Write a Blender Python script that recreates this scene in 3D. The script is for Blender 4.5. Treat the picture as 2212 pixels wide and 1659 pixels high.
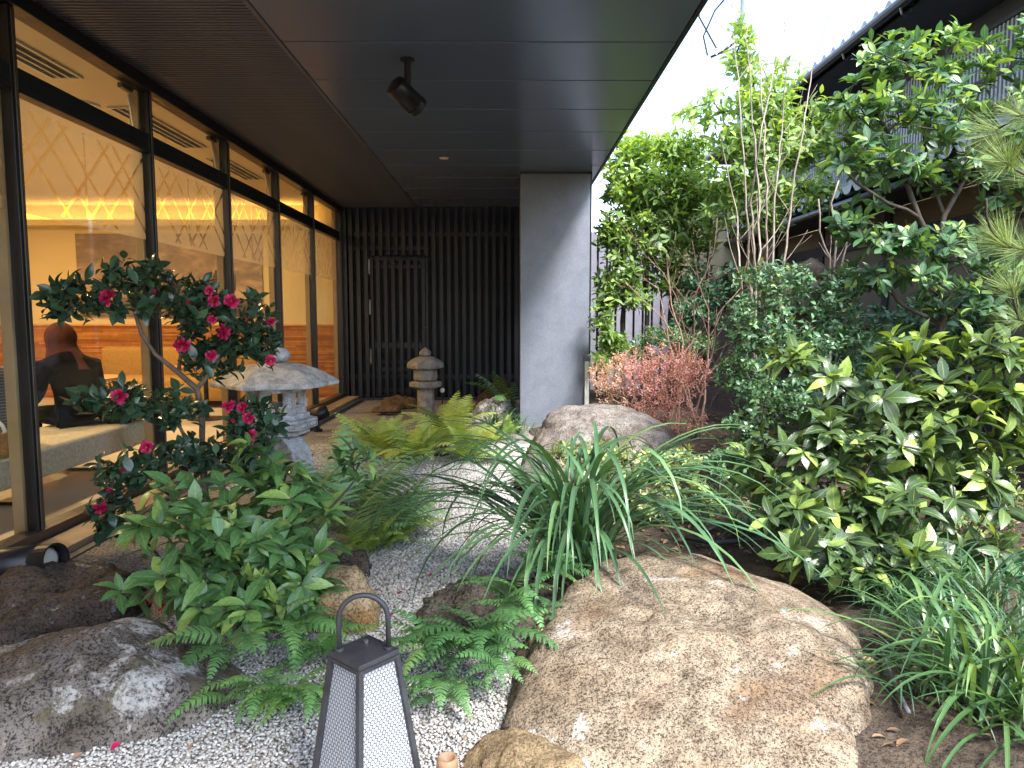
import bpy, bmesh, math, random
import numpy as np
from mathutils import Vector, Matrix, Euler, noise as mnoise

# ------------------------------------------------------------------ scene, camera, light
for _o in list(bpy.data.objects):
    bpy.data.objects.remove(_o)
SC = bpy.context.scene
COL = SC.collection
CAM_H = 1.35
PITCH, YAW = math.radians(5.24), math.radians(0.24)
cam_d = bpy.data.cameras.new('camera')
cam_d.lens = 25.2
cam_d.sensor_width = 36.0
cam_d.clip_start = 0.05
cam_d.clip_end = 400.0
cam = bpy.data.objects.new('camera', cam_d)
cam.location = (0, 0, CAM_H)
cam.rotation_euler = (math.pi / 2 - PITCH, 0, -YAW)
COL.objects.link(cam)
SC.camera = cam

SUN_EL, SUN_AZ = math.radians(50), math.radians(148)     # azimuth clockwise from +Y (where the light comes from)
world = bpy.data.worlds.new('World')
SC.world = world
world.use_nodes = True
wn = world.node_tree
wn.nodes.clear()
w_out = wn.nodes.new('ShaderNodeOutputWorld')
w_bg = wn.nodes.new('ShaderNodeBackground')
w_sky = wn.nodes.new('ShaderNodeTexSky')
w_sky.sky_type = 'NISHITA'
w_sky.sun_disc = False
w_sky.sun_elevation = SUN_EL
w_sky.sun_rotation = SUN_AZ
w_sky.air_density = 1.0
w_sky.dust_density = 1.0
w_sky.ozone_density = 1.0
w_hsv = wn.nodes.new('ShaderNodeHueSaturation')
w_hsv.inputs['Saturation'].default_value = 0.85
w_bg.inputs['Strength'].default_value = 0.15
wn.links.new(w_sky.outputs[0], w_hsv.inputs['Color'])
wn.links.new(w_hsv.outputs[0], w_bg.inputs['Color'])
wn.links.new(w_bg.outputs[0], w_out.inputs['Surface'])

sun_d = bpy.data.lights.new('sun', 'SUN')
sun_d.energy = 2.4
sun_d.angle = math.radians(14)
sun_d.color = (1.0, 0.97, 0.93)
sun = bpy.data.objects.new('sun', sun_d)
_sd = Vector((math.sin(SUN_AZ) * math.cos(SUN_EL), math.cos(SUN_AZ) * math.cos(SUN_EL), math.sin(SUN_EL)))
sun.rotation_euler = _sd.to_track_quat('Z', 'Y').to_euler()
sun.location = _sd * 30
COL.objects.link(sun)

SC.view_settings.view_transform = 'Standard'
SC.view_settings.look = 'None'
SC.view_settings.gamma = 1.0
SC.view_settings.exposure = 2.35
SC.render.engine = 'CYCLES'
SC.cycles.use_denoising = True
SC.cycles.max_bounces = 7
SC.cycles.diffuse_bounces = 4
SC.cycles.glossy_bounces = 3
SC.cycles.transmission_bounces = 4
SC.cycles.transparent_max_bounces = 8
SC.cycles.sample_clamp_indirect = 4.0
SC.cycles.caustics_reflective = False
SC.cycles.caustics_refractive = False

# ------------------------------------------------------------------ measuring: a point seen at (x, y) of a 2212 x 1659 view, at distance Y
FPX = 1548.4
_F = Vector((math.sin(YAW) * math.cos(PITCH), math.cos(YAW) * math.cos(PITCH), -math.sin(PITCH)))
_R = Vector((math.cos(YAW), -math.sin(YAW), 0))
_U = _R.cross(_F)
def _ray(x, y):
    return _F * FPX + _R * (x - 1106) + _U * (829.5 - y)
def at(x, y, Y):
    d = _ray(x, y)
    return Vector((0, 0, CAM_H)) + d * (Y / d.y)
def ground(x, y, z=0.0):
    d = _ray(x, y)
    return Vector((0, 0, CAM_H)) + d * ((z - CAM_H) / d.z)

# ------------------------------------------------------------------ object helpers
def link(o, parent=None):
    COL.objects.link(o)
    if parent is not None:
        o.parent = parent
    return o
def tag(o, label=None, cat=None, group=None, kind=None):
    if label: o['label'] = label
    if cat: o['category'] = cat
    if group: o['group'] = group
    if kind: o['kind'] = kind
    return o
def thing(name, label, cat, loc=(0, 0, 0), rz=0.0, group=None):
    o = bpy.data.objects.new(name, None)
    o.empty_display_size = 0.05
    o.location = loc
    o.rotation_euler = (0, 0, rz)
    link(o)
    return tag(o, label, cat, group)
def obj(name, me, mat=None, parent=None, loc=None, rot=None, scale=None):
    o = bpy.data.objects.new(name, me)
    if mat is not None and me is not None and not me.materials:
        me.materials.append(mat)
    if loc is not None: o.location = loc
    if rot is not None: o.rotation_euler = rot
    if scale is not None: o.scale = scale if hasattr(scale, '__len__') else (scale,) * 3
    return link(o, parent)
def local(parent, p):
    """a world point in the frame of a thing's Empty (Empties are only moved and turned about z)"""
    v = Vector(p) - parent.location
    c, s = math.cos(-parent.rotation_euler[2]), math.sin(-parent.rotation_euler[2])
    return Vector((v.x * c - v.y * s, v.x * s + v.y * c, v.z))

class MB:
    """collects simple shapes for ONE mesh"""
    def __init__(s):
        s.v, s.f, s.m = [], [], []
    def add(s, vs, fs, mi=0):
        b = len(s.v)
        s.v.extend([tuple(x) for x in vs])
        s.f.extend([tuple(b + i for i in f) for f in fs])
        s.m.extend([mi] * len(fs))
        return s
    def box(s, x0, x1, y0, y1, z0, z1, c=0.0, mi=0):
        if c <= 0:
            vs = [(x0,y0,z0),(x1,y0,z0),(x1,y1,z0),(x0,y1,z0),(x0,y0,z1),(x1,y0,z1),(x1,y1,z1),(x0,y1,z1)]
            return s.add(vs, [(0,3,2,1),(4,5,6,7),(0,1,5,4),(1,2,6,5),(2,3,7,6),(3,0,4,7)], mi)
        bm = bmesh.new()
        bmesh.ops.create_cube(bm, size=1)
        for v in bm.verts:
            v.co = ((x0+x1)/2 + v.co.x*(x1-x0), (y0+y1)/2 + v.co.y*(y1-y0), (z0+z1)/2 + v.co.z*(z1-z0))
        bmesh.ops.bevel(bm, geom=bm.edges[:], offset=c, segments=2, affect='EDGES', profile=0.6)
        bm.verts.index_update()
        s.add([v.co[:] for v in bm.verts], [[v.index for v in f.verts] for f in bm.faces], mi)
        bm.free()
        return s
    def prism(s, poly, z0, z1, mi=0, top=None):
        n = len(poly)
        top = top or poly
        vs = [(p[0], p[1], z0) for p in poly] + [(p[0], p[1], z1) for p in top]
        fs = [tuple(range(n - 1, -1, -1)), tuple(range(n, 2 * n))] + [(i, (i+1) % n, n + (i+1) % n, n + i) for i in range(n)]
        return s.add(vs, fs, mi)
    def lathe(s, prof, n=16, c=(0, 0, 0), mi=0, rot0=0.0, sx=1.0):
        vs, fs = [], []
        for r, z in prof:
            for k in range(n):
                a = rot0 + 2 * math.pi * k / n
                vs.append((c[0] + r * math.cos(a) * sx, c[1] + r * math.sin(a), c[2] + z))
        for i in range(len(prof) - 1):
            for k in range(n):
                fs.append((i*n + k, i*n + (k+1) % n, (i+1)*n + (k+1) % n, (i+1)*n + k))
        fs.append(tuple(range(n - 1, -1, -1)))
        b = (len(prof) - 1) * n
        fs.append(tuple(range(b, b + n)))
        return s.add(vs, fs, mi)
    def tube(s, pts, rad, n=6, mi=0, cap=True):
        pts = [Vector(p) for p in pts]
        if not hasattr(rad, '__len__'): rad = [rad] * len(pts)
        vs, fs = [], []
        t0 = (pts[1] - pts[0]).normalized()
        u = t0.orthogonal().normalized()
        for i, p in enumerate(pts):
            t = (pts[min(i+1, len(pts)-1)] - pts[max(i-1, 0)])
            t = t.normalized() if t.length > 1e-9 else t0
            u = (u - t * u.dot(t))
            u = u.normalized() if u.length > 1e-6 else t.orthogonal().normalized()
            w = t.cross(u)
            for k in range(n):
                a = 2 * math.pi * k / n
                vs.append(p + (u * math.cos(a) + w * math.sin(a)) * rad[i])
        for i in range(len(pts) - 1):
            for k in range(n):
                fs.append((i*n + k, i*n + (k+1) % n, (i+1)*n + (k+1) % n, (i+1)*n + k))
        if cap:
            fs.append(tuple(range(n - 1, -1, -1)))
            b = (len(pts) - 1) * n
            fs.append(tuple(range(b, b + n)))
        return s.add(vs, fs, mi)
    def mesh(s, name, smooth=False):
        me = bpy.data.meshes.new(name)
        me.from_pydata(s.v, [], s.f)
        if any(s.m): me.polygons.foreach_set('material_index', s.m)
        if smooth: me.polygons.foreach_set('use_smooth', [True] * len(s.f))
        me.update()
        return me
    def build(s, name, mat, parent=None, smooth=False, loc=None, rot=None):
        me = s.mesh(name, smooth)
        for m in (mat if isinstance(mat, (list, tuple)) else [mat]):
            me.materials.append(m)
        return obj(name, me, None, parent, loc, rot)

# ------------------------------------------------------------------ materials
def _nt(name):
    m = bpy.data.materials.new(name)
    m.use_nodes = True
    nt = m.node_tree
    b = nt.nodes['Principled BSDF']
    return m, nt, b, nt.nodes['Material Output']
def _noise(nt, scale, detail=4.0, rough=0.55, co=None, dist=0.0):
    n = nt.nodes.new('ShaderNodeTexNoise')
    n.inputs['Scale'].default_value = scale
    n.inputs['Detail'].default_value = detail
    n.inputs['Roughness'].default_value = rough
    n.inputs['Distortion'].default_value = dist
    if co is not None: nt.links.new(co, n.inputs['Vector'])
    return n
def _ramp(nt, fac, stops, interp='LINEAR'):
    r = nt.nodes.new('ShaderNodeValToRGB')
    r.color_ramp.interpolation = interp
    el = r.color_ramp.elements
    while len(el) > 1: el.remove(el[-1])
    el[0].position = stops[0][0]; el[0].color = (*stops[0][1], 1)
    for p, c in stops[1:]:
        e = el.new(p); e.color = (*c, 1)
    nt.links.new(fac, r.inputs['Fac'])
    return r
def _mixc(nt, fac, a, b, mode='MIX'):
    m = nt.nodes.new('ShaderNodeMix'); m.data_type = 'RGBA'; m.blend_type = mode
    for sock, v in ((m.inputs[0], fac), (m.inputs[6], a), (m.inputs[7], b)):
        if hasattr(v, 'links'): nt.links.new(v, sock)
        elif hasattr(v, '__len__'): sock.default_value = (*v[:3], 1)
        else: sock.default_value = v
    return m.outputs[2]
def _math(nt, op, a, b=None, c=None):
    m = nt.nodes.new('ShaderNodeMath'); m.operation = op
    for i, v in enumerate((a, b, c)):
        if v is None: continue
        if hasattr(v, 'links'): nt.links.new(v, m.inputs[i])
        else: m.inputs[i].default_value = v
    return m.outputs[0]
def _co(nt, which='Object'):
    return nt.nodes.new('ShaderNodeTexCoord').outputs[which]
def _bump(nt, b, height, strength, dist=0.01):
    k = nt.nodes.new('ShaderNodeBump')
    k.inputs['Strength'].default_value = strength
    k.inputs['Distance'].default_value = dist
    nt.links.new(height, k.inputs['Height'])
    nt.links.new(k.outputs[0], b.inputs['Normal'])
    return k
def paint(name, c, rough=0.5, metal=0.0, vary=0.15, scale=6.0, bump=0.0, bscale=60.0, rvar=0.1, c2=None, spec=0.5):
    m, nt, b, o = _nt(name)
    co = _co(nt)
    n = _noise(nt, scale, 5, 0.6, co)
    lo = tuple(x * (1 - vary) for x in c)
    hi = c2 or tuple(min(1, x * (1 + vary)) for x in c)
    r = _ramp(nt, n.outputs['Fac'], [(0.3, lo), (0.7, hi)])
    nt.links.new(r.outputs[0], b.inputs['Base Color'])
    b.inputs['Metallic'].default_value = metal
    b.inputs['Specular IOR Level'].default_value = spec
    rr = nt.nodes.new('ShaderNodeMapRange')
    rr.inputs['To Min'].default_value = max(0, rough - rvar); rr.inputs['To Max'].default_value = min(1, rough + rvar)
    n2 = _noise(nt, scale * 2.3, 4, 0.6, co)
    nt.links.new(n2.outputs['Fac'], rr.inputs['Value'])
    nt.links.new(rr.outputs[0], b.inputs['Roughness'])
    if bump > 0:
        n3 = _noise(nt, bscale, 5, 0.6, co)
        _bump(nt, b, n3.outputs['Fac'], bump, 0.004)
    return m
def glow(name, c, s):
    m, nt, b, o = _nt(name)
    e = nt.nodes.new('ShaderNodeEmission')
    e.inputs['Color'].default_value = (*c, 1); e.inputs['Strength'].default_value = s
    nt.links.new(e.outputs[0], o.inputs['Surface'])
    return m
def rockmat(name, cols, lichen=None, fine=140.0, lich_t=0.62, rough=0.85, moss=None, bump=0.6, streak=False):
    """cols: dark grain, body, light; lichen: pale patches with a shape of their own"""
    m, nt, b, o = _nt(name)
    co = _co(nt)
    big = _noise(nt, 2.2, 6, 0.6, co, 0.6)
    mid = _noise(nt, 11, 6, 0.65, co, 0.3)
    fin = _noise(nt, fine, 4, 0.7, co)
    body = _ramp(nt, big.outputs['Fac'], [(0.3, cols[1]), (0.5, cols[2]), (0.68, cols[3] if len(cols) > 3 else cols[1])])
    fin2 = _noise(nt, fine * 2.0, 3, 0.6, co)
    gsum = _math(nt, 'ADD', _math(nt, 'MULTIPLY', fin.outputs['Fac'], 0.62), _math(nt, 'ADD', _math(nt, 'MULTIPLY', fin2.outputs['Fac'], 0.23), _math(nt, 'MULTIPLY', mid.outputs['Fac'], 0.15)))
    grains = _ramp(nt, gsum, [(0.43, (0, 0, 0)), (0.515, (1, 1, 1))])
    c1 = _mixc(nt, grains.outputs[0], cols[0], body.outputs[0])
    mm = _ramp(nt, mid.outputs['Fac'], [(0.32, (0.66, 0.63, 0.6)), (0.5, (0.97, 0.97, 0.96)), (0.65, (1.22, 1.2, 1.17))])
    c2 = _mixc(nt, 1.0, c1, mm.outputs[0], 'MULTIPLY')
    if moss:
        mo = _noise(nt, 3.7, 6, 0.7, co, 0.8)
        mf = _ramp(nt, mo.outputs['Fac'], [(0.54, (0, 0, 0)), (0.62, (1, 1, 1))])
        c2 = _mixc(nt, _math(nt, 'MULTIPLY', mf.outputs[0], 0.75), c2, moss)
    if lichen:
        li = _noise(nt, 5.3, 8, 0.72, co, 0.25)
        lf = _ramp(nt, li.outputs['Fac'], [(lich_t, (0, 0, 0)), (lich_t + 0.05, (1, 1, 1))])
        li2 = _ramp(nt, fin.outputs['Fac'], [(0.35, (0.15,) * 3), (0.55, (1, 1, 1))])
        c2 = _mixc(nt, _math(nt, 'MULTIPLY', _math(nt, 'MULTIPLY', lf.outputs[0], li2.outputs[0]), 0.8), c2, lichen)
    nt.links.new(c2, b.inputs['Base Color'])
    b.inputs['Roughness'].default_value = rough
    b.inputs['Specular IOR Level'].default_value = 0.25
    pit = _noise(nt, 32, 5, 0.65, co)
    h = _math(nt, 'ADD', _math(nt, 'ADD', _math(nt, 'MULTIPLY', mid.outputs['Fac'], 2.0), _math(nt, 'MULTIPLY', pit.outputs['Fac'], 1.2)), _math(nt, 'MULTIPLY', fin.outputs['Fac'], 0.6))
    _bump(nt, b, h, bump, 0.012)
    return m
def leafmat(name, dark, mid, young, rough=0.38, trans=0.28, vein=0.35, spec=0.5, spots=0.0):
    """tint comes from the mesh attribute (joined foliage) or the object colour (single leaves): 0 old .. 1 young"""
    m, nt, b, o = _nt(name)
    a = nt.nodes.new('ShaderNodeAttribute'); a.attribute_name = 'tint'
    oi = nt.nodes.new('ShaderNodeObjectInfo')
    sp = nt.nodes.new('ShaderNodeSeparateColor'); nt.links.new(oi.outputs['Color'], sp.inputs[0])
    t = _math(nt, 'ADD', a.outputs['Fac'], sp.outputs[0])
    r = _ramp(nt, t, [(0.0, dark), (0.5, mid), (1.0, young)])
    uv = nt.nodes.new('ShaderNodeUVMap')
    s2 = nt.nodes.new('ShaderNodeSeparateXYZ'); nt.links.new(uv.outputs[0], s2.inputs[0])
    d = _math(nt, 'ABSOLUTE', _math(nt, 'SUBTRACT', s2.outputs[0], 0.5))
    vf = _ramp(nt, d, [(0.02, (1, 1, 1)), (0.06, (0, 0, 0))])
    side = _math(nt, 'SINE', _math(nt, 'MULTIPLY', _math(nt, 'SUBTRACT', s2.outputs[1], _math(nt, 'MULTIPLY', d, 0.5)), 62.0))
    sv = _ramp(nt, side, [(0.8, (0, 0, 0)), (1.0, (0.35, 0.35, 0.35))])
    vv = _math(nt, 'MULTIPLY', _math(nt, 'MAXIMUM', vf.outputs[0], sv.outputs[0]), vein)
    pale = _mixc(nt, 0.5, r.outputs[0], tuple(min(1, x * 1.6 + 0.03) for x in young))
    c = _mixc(nt, vv, r.outputs[0], pale)
    n = _noise(nt, 9, 4, 0.6, _co(nt))
    nn = _ramp(nt, n.outputs['Fac'], [(0.3, (0.75, 0.75, 0.75)), (0.7, (1.18, 1.18, 1.18))])
    c = _mixc(nt, 1.0, c, nn.outputs[0], 'MULTIPLY')
    if spots > 0:
        ns = _noise(nt, 70, 3, 0.6, uv.outputs[0])
        fs = _ramp(nt, ns.outputs['Fac'], [(0.6, (0, 0, 0)), (0.66, (1, 1, 1))])
        c = _mixc(nt, _math(nt, 'MULTIPLY', fs.outputs[0], spots), c, (0.45, 0.5, 0.1))
    hs_ = nt.nodes.new('ShaderNodeHueSaturation'); hs_.inputs['Saturation'].default_value = 0.86; nt.links.new(c, hs_.inputs['Color']); c = hs_.outputs[0]
    nt.links.new(c, b.inputs['Base Color'])
    b.inputs['Roughness'].default_value = rough
    b.inputs['Specular IOR Level'].default_value = spec
    _bump(nt, b, _math(nt, 'ADD', vf.outputs[0], sv.outputs[0]), 0.25, 0.002)
    tr = nt.nodes.new('ShaderNodeBsdfTranslucent')
    tc = _mixc(nt, 1.0, c, (1.5, 1.45, 0.5), 'MULTIPLY')
    nt.links.new(tc, tr.inputs['Color'])
    mx = nt.nodes.new('ShaderNodeMixShader'); mx.inputs[0].default_value = trans
    nt.links.new(b.outputs[0], mx.inputs[1]); nt.links.new(tr.outputs[0], mx.inputs[2])
    nt.links.new(mx.outputs[0], o.inputs['Surface'])
    return m
def glassmat(name, tint=(0.95, 0.97, 0.96), rough=0.0, ior=1.5):
    m, nt, b, o = _nt(name)
    lw = nt.nodes.new('ShaderNodeLayerWeight'); lw.inputs['Blend'].default_value = 0.5
    fr_ = _math(nt, 'ADD', _math(nt, 'MULTIPLY', _math(nt, 'POWER', lw.outputs['Facing'], 5.0), 0.85), 0.01)
    t = nt.nodes.new('ShaderNodeBsdfTransparent'); t.inputs['Color'].default_value = (*tint, 1)
    g = nt.nodes.new('ShaderNodeBsdfGlossy'); g.inputs['Roughness'].default_value = rough
    mx = nt.nodes.new('ShaderNodeMixShader')
    nt.links.new(fr_, mx.inputs[0]); nt.links.new(t.outputs[0], mx.inputs[1]); nt.links.new(g.outputs[0], mx.inputs[2])
    nt.links.new(mx.outputs[0], o.inputs['Surface'])
    return m
def filmmat(name, clear=0.45, c=(0.5, 0.42, 0.34)):
    m, nt, b, o = _nt(name)
    t = nt.nodes.new('ShaderNodeBsdfTransparent')
    tl = nt.nodes.new('ShaderNodeBsdfTranslucent'); tl.inputs['Color'].default_value = (*c, 1)
    df = nt.nodes.new('ShaderNodeBsdfDiffuse'); df.inputs['Color'].default_value = (*[x * 0.5 for x in c], 1)
    m1 = nt.nodes.new('ShaderNodeMixShader'); m1.inputs[0].default_value = 0.35
    nt.links.new(tl.outputs[0], m1.inputs[1]); nt.links.new(df.outputs[0], m1.inputs[2])
    m2 = nt.nodes.new('ShaderNodeMixShader'); m2.inputs[0].default_value = clear
    nt.links.new(m1.outputs[0], m2.inputs[1]); nt.links.new(t.outputs[0], m2.inputs[2])
    nt.links.new(m2.outputs[0], o.inputs['Surface'])
    return m
# ------------------------------------------------------------------ ground
def smooth(a, b, x):
    t = max(0.0, min(1.0, (x - a) / (b - a)))
    return t * t * (3 - 2 * t)
def path_right(y):
    """right edge of the gravel"""
    return float(np.interp(y, [0, 1.5, 2.4, 3.4, 4.6, 5.6, 6.8, 7.8, 9.0, 12], [0.6, 0.4, 0.02, 0.12, 0.12, 0.02, 0.25, 0.35, 0.2, 0.3]))
def height(x, y):
    h = 0.10 * smooth(0.0, 0.7, x - path_right(y)) + 0.10 * smooth(5.5, 8.5, y) * smooth(0.0, 0.8, x - path_right(y))
    h += 0.09 * math.exp(-((x + 1.75) ** 2 / 0.5 + (y - 3.9) ** 2 / 1.2))
    return h
SOIL = rockmat('soil', [(0.03, 0.022, 0.016), (0.07, 0.05, 0.035), (0.1, 0.075, 0.055), (0.055, 0.04, 0.03)], None, fine=90, bump=1.0, rough=0.95)
xs = sorted(set([-40, -25, -15, -10, -6] + list(np.arange(-3.0, 5.01, 0.08)) + [6, 8, 12, 20, 40]))
ys = sorted(set([-30, -15, -6, -2] + list(np.arange(0.0, 13.01, 0.1)) + [15, 20, 30, 60, 120]))
gv = []
for y in ys:
    for x in xs:
        z = height(x, y) if -3 <= x <= 5 and -1 < y < 13.5 else (0.1 if x > 5 else 0.0)
        if x > -2.4 and 0 < y < 13:
            z += 0.012 * mnoise.noise(Vector((x * 6, y * 6, 0))) + 0.008 * mnoise.noise(Vector((x * 17, y * 17, 3)))
        gv.append((x, y, z - 0.025))
nx = len(xs)
gf = [(j*nx+i, j*nx+i+1, (j+1)*nx+i+1, (j+1)*nx+i) for j in range(len(ys)-1) for i in range(nx-1)]
g = MB(); g.add(gv, gf)
tag(g.build('ground', SOIL, smooth=True), kind='structure')

# the gravel bed: a thin sheet of sandy grit under loose pebbles
GRIT, nt, b, o_ = _nt('grit')
co = _co(nt)
vo = nt.nodes.new('ShaderNodeTexVoronoi'); vo.inputs['Scale'].default_value = 95
nt.links.new(co, vo.inputs['Vector'])
sc_ = nt.nodes.new('ShaderNodeSeparateColor'); nt.links.new(vo.outputs['Color'], sc_.inputs[0])
r1 = _ramp(nt, sc_.outputs[0], [(0.0, (0.19, 0.18, 0.17)), (0.4, (0.34, 0.33, 0.31)), (0.8, (0.46, 0.45, 0.43)), (1.0, (0.28, 0.24, 0.2))])
big = _noise(nt, 0.9, 5, 0.6, co)
r2 = _ramp(nt, big.outputs['Fac'], [(0.35, (0.85, 0.8, 0.74)), (0.6, (1, 1, 1))])
gap = _ramp(nt, vo.outputs['Distance'], [(0.35, (1, 1, 1)), (0.75, (0.35, 0.33, 0.31))])
nt.links.new(_mixc(nt, 1.0, _mixc(nt, 1.0, r1.outputs[0], r2.outputs[0], 'MULTIPLY'), gap.outputs[0], 'MULTIPLY'), b.inputs['Base Color'])
b.inputs['Roughness'].default_value = 0.9
_bump(nt, b, _math(nt, 'SUBTRACT', 1.0, vo.outputs['Distance']), 1.0, 0.01)
gb = MB()
ysg = list(np.arange(0.4, 11.81, 0.1))
cols_ = 34
for y in ysg:
    xr = path_right(y) + 0.05 * math.sin(y * 5.1)
    for i in range(cols_ + 1):
        x = -2.52 + (xr + 2.52) * i / cols_
        gb.v.append((x, y, height(x, y) * 0.9 + 0.004 + 0.006 * mnoise.noise(Vector((x * 4, y * 4, 9)))))
for j in range(len(ysg) - 1):
    for i in range(cols_):
        a = j * (cols_ + 1) + i
        gb.f.append((a, a + 1, a + cols_ + 2, a + cols_ + 1)); gb.m.append(0)
tag(gb.build('path', GRIT, smooth=True), kind='structure')

# ------------------------------------------------------------------ the modern building: glass front, soffit, pillar
FX = -2.72                       # glass plane
H = 3.12                         # underside of the soffit
Y0, PITCH_W = 4.05, 1.5          # first mullion in view, spacing
METAL = paint('dark_anodised_metal', (0.022, 0.023, 0.027), 0.38, 0.6, 0.2, 3.0)
METAL_IN = paint('bronze_metal', (0.09, 0.07, 0.055), 0.4, 0.5, 0.2, 3.0)
PANELM = paint('soffit_panel_metal', (0.115, 0.155, 0.26), 0.22, 0.1, 0.04, 0.6, rvar=0.02)
RIBM = paint('soffit_rib_metal', (0.085, 0.1, 0.15), 0.45, 0.3, 0.15, 2.0)
BLACKM = paint('black_recess', (0.01, 0.01, 0.011), 0.8)
GLASS = glassmat('window_glass')
FILM = filmmat('frosted_film')
LEDGE = paint('tan_stone_ledge', (0.28, 0.2, 0.13), 0.55, 0, 0.3, 4.0, 0.3, 90)
fac = thing('window_wall', 'long glazed restaurant front with dark metal frames and frosted lattice film', 'window wall', (FX, 0, 0))
def fbox(name, mat, x0, x1, y0, y1, z0, z1, parent=fac, c=0.004):
    m = MB(); m.box(x0 - FX, x1 - FX, y0, y1, z0, z1, c)
    return m.build(name, mat, parent)
mull_y = [Y0 + PITCH_W * k for k in range(-2, 5)] + [11.62]
for y in mull_y:
    mu = fbox('mullion', METAL, FX - 0.035, FX + 0.03, y - 0.03, y + 0.03, 0.06, H - 0.09)
    fbox('cover_strip', METAL_IN, FX + 0.0315, FX + 0.04, y - 0.012, y + 0.012, 0.07, H - 0.1, mu, 0.002)
    fbox('interior_fin', paint('tan_fin', (0.3, 0.2, 0.1), 0.6) if y == mull_y[0] else bpy.data.materials['tan_fin'],
         FX - 0.1, FX - 0.037, y - 0.05, y + 0.05, 0.09, 3.13)
fbox('head_rail', METAL, FX - 0.06, FX + 0.06, 1.0, 11.7, H - 0.088, H - 0.004)
fbox('sill_rail', METAL_IN, FX - 0.06, FX + 0.052, 1.0, 11.7, 0.062, 0.14)
LINES = [('b', .13), ('b', .39), ('b', .81), ('b', .99), ('b', -.14), ('f', .32), ('f', .48), ('f', .95), ('f', 1.23), ('f', 1.4), ('v', .656)]
def film_mesh(w, z0=1.97, z1=2.6, cell=0.006):
    ny, nz = int(w / cell), int((z1 - z0) / cell)
    yc = (np.arange(ny) + 0.5) * cell
    zc = z0 + (np.arange(nz) + 0.5) * cell
    YY, ZZ = np.meshgrid(yc, zc)
    clear = np.zeros_like(YY, bool)
    for k, y in LINES:
        if k == 'b': d = np.abs((YY - y) - (2.565 - ZZ) / 0.92) * 0.68
        elif k == 'f': d = np.abs((YY - y) + (2.565 - ZZ) / 1.0) * 0.7
        else: d = np.where(ZZ > 2.02, np.abs(YY - y), 9)
        clear |= (d < 0.012) & (ZZ < 2.565) & (ZZ > 2.0)
    vy, vz = np.meshgrid(np.arange(ny + 1) * cell, z0 + np.arange(nz + 1) * cell)
    V = np.stack([np.zeros(vy.size), vy.ravel(), vz.ravel()], 1)
    jj, ii = np.nonzero(~clear)
    a = jj * (ny + 1) + ii
    F = np.stack([a, a + 1, a + ny + 2, a + ny + 1], 1)
    me = bpy.data.meshes.new('frosted_film')
    me.from_pydata(V.tolist(), [], F.tolist())
    me.materials.append(FILM)
    return me
FM = film_mesh(PITCH_W - 0.1)
for i in range(len(mull_y) - 1):
    ya, yb = mull_y[i] + 0.032, mull_y[i + 1] - 0.032
    tr = fbox('transom', METAL, FX - 0.034, FX + 0.028, ya, yb, 2.61, 2.72)
    fbox('glazing_bead', METAL, FX - 0.04, FX + 0.034, ya, yb, 2.585, 2.608, tr, 0.002)
    fbox('upper_pane', GLASS, FX - 0.006, FX + 0.006, ya, yb, 2.722, H - 0.09, c=0)
    p = fbox('lower_pane', GLASS, FX - 0.006, FX + 0.006, ya, yb, 0.142, 2.584, c=0)
    f = obj('frosted_film', FM, None, p, loc=(-0.012, ya + 0.004, -0.03))
    if yb - ya < PITCH_W - 0.1: f.scale = (1, (yb - ya - 0.01) / (PITCH_W - 0.1), 1)
# thin stay arms of the opening upper lights
WHITE = paint('white_enamel', (0.6, 0.58, 0.52), 0.4)
for i in range(2, len(mull_y) - 1):
    yb = mull_y[i + 1]
    m = MB(); m.tube([(-0.05, yb - 0.1, 2.76), (-0.1, yb - 0.06, 3.0)], 0.008, 6)
    m.build('stay_arm', WHITE, fac)
    if i < len(mull_y) - 2:
        m = MB(); m.box(-0.06, -0.02, yb - 0.28, yb - 0.14, 2.985, 3.02, 0.004)
        m.build('vent_latch', METAL_IN, fac)
# stone ledge outside the glass and its dark kerb
led = thing('window_ledge', 'low tan stone ledge running along the foot of the glass front', 'ledge', (FX, 0, 0))
y = 1.0
while y < 11.6:
    y2 = min(y + 1.2, 11.66)
    m = MB(); m.box(0.064, 0.27, y + 0.003, y2 - 0.003, 0.0, 0.085, 0.006)
    m.build('stone', LEDGE, led)
    y = y2
m = MB(); m.box(0.275, 0.335, 1.0, 11.66, -0.02, 0.05, 0.004)
m.build('edging', paint('slate_edging', (0.06, 0.065, 0.075), 0.6), led)

# soffit
XR, XE = -1.47, 1.08
sof = thing('soffit', 'dark metal soffit of wide panels and a ribbed strip over the garden edge', 'ceiling', (0, 0, H))
sof['kind'] = 'structure'; del sof['category']
pj = [4.05 + 0.745 * k for k in range(-6, 12)]
for a, c in zip(pj[:-1], pj[1:]):
    c = min(c, 11.75)
    if c - a < 0.1: continue
    m = MB(); m.box(XR + 0.012, XE, a + 0.008, c - 0.008, 0.0, 0.03, 0.004)
    m.build('panel', PANELM, sof)
m = MB(); m.box(XR - 0.022, XR + 0.008, -0.42, 11.75, -0.006, 0.03, 0.003); m.build('trim', RIBM, sof)
m = MB(); m.box(FX - 0.1, XE - 0.01, -0.42, 11.78, 0.035, 0.32); m.build('backing', BLACKM, sof)
m = MB(); m.box(XE + 0.002, XE + 0.03, -0.42, 12.0, -0.01, 0.34, 0.004); m.build('fascia', METAL, sof)
rib = MB(); rib.box(FX + 0.062, XR - 0.024, -0.0125, 0.0125, 0.0, 0.03, 0.003)
rib_me = rib.mesh('slat'); rib_me.materials.append(RIBM)
y = 3.6
while y < 11.74:
    obj('slat', rib_me, None, sof, loc=(0, y, 0)); y += 0.04
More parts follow.
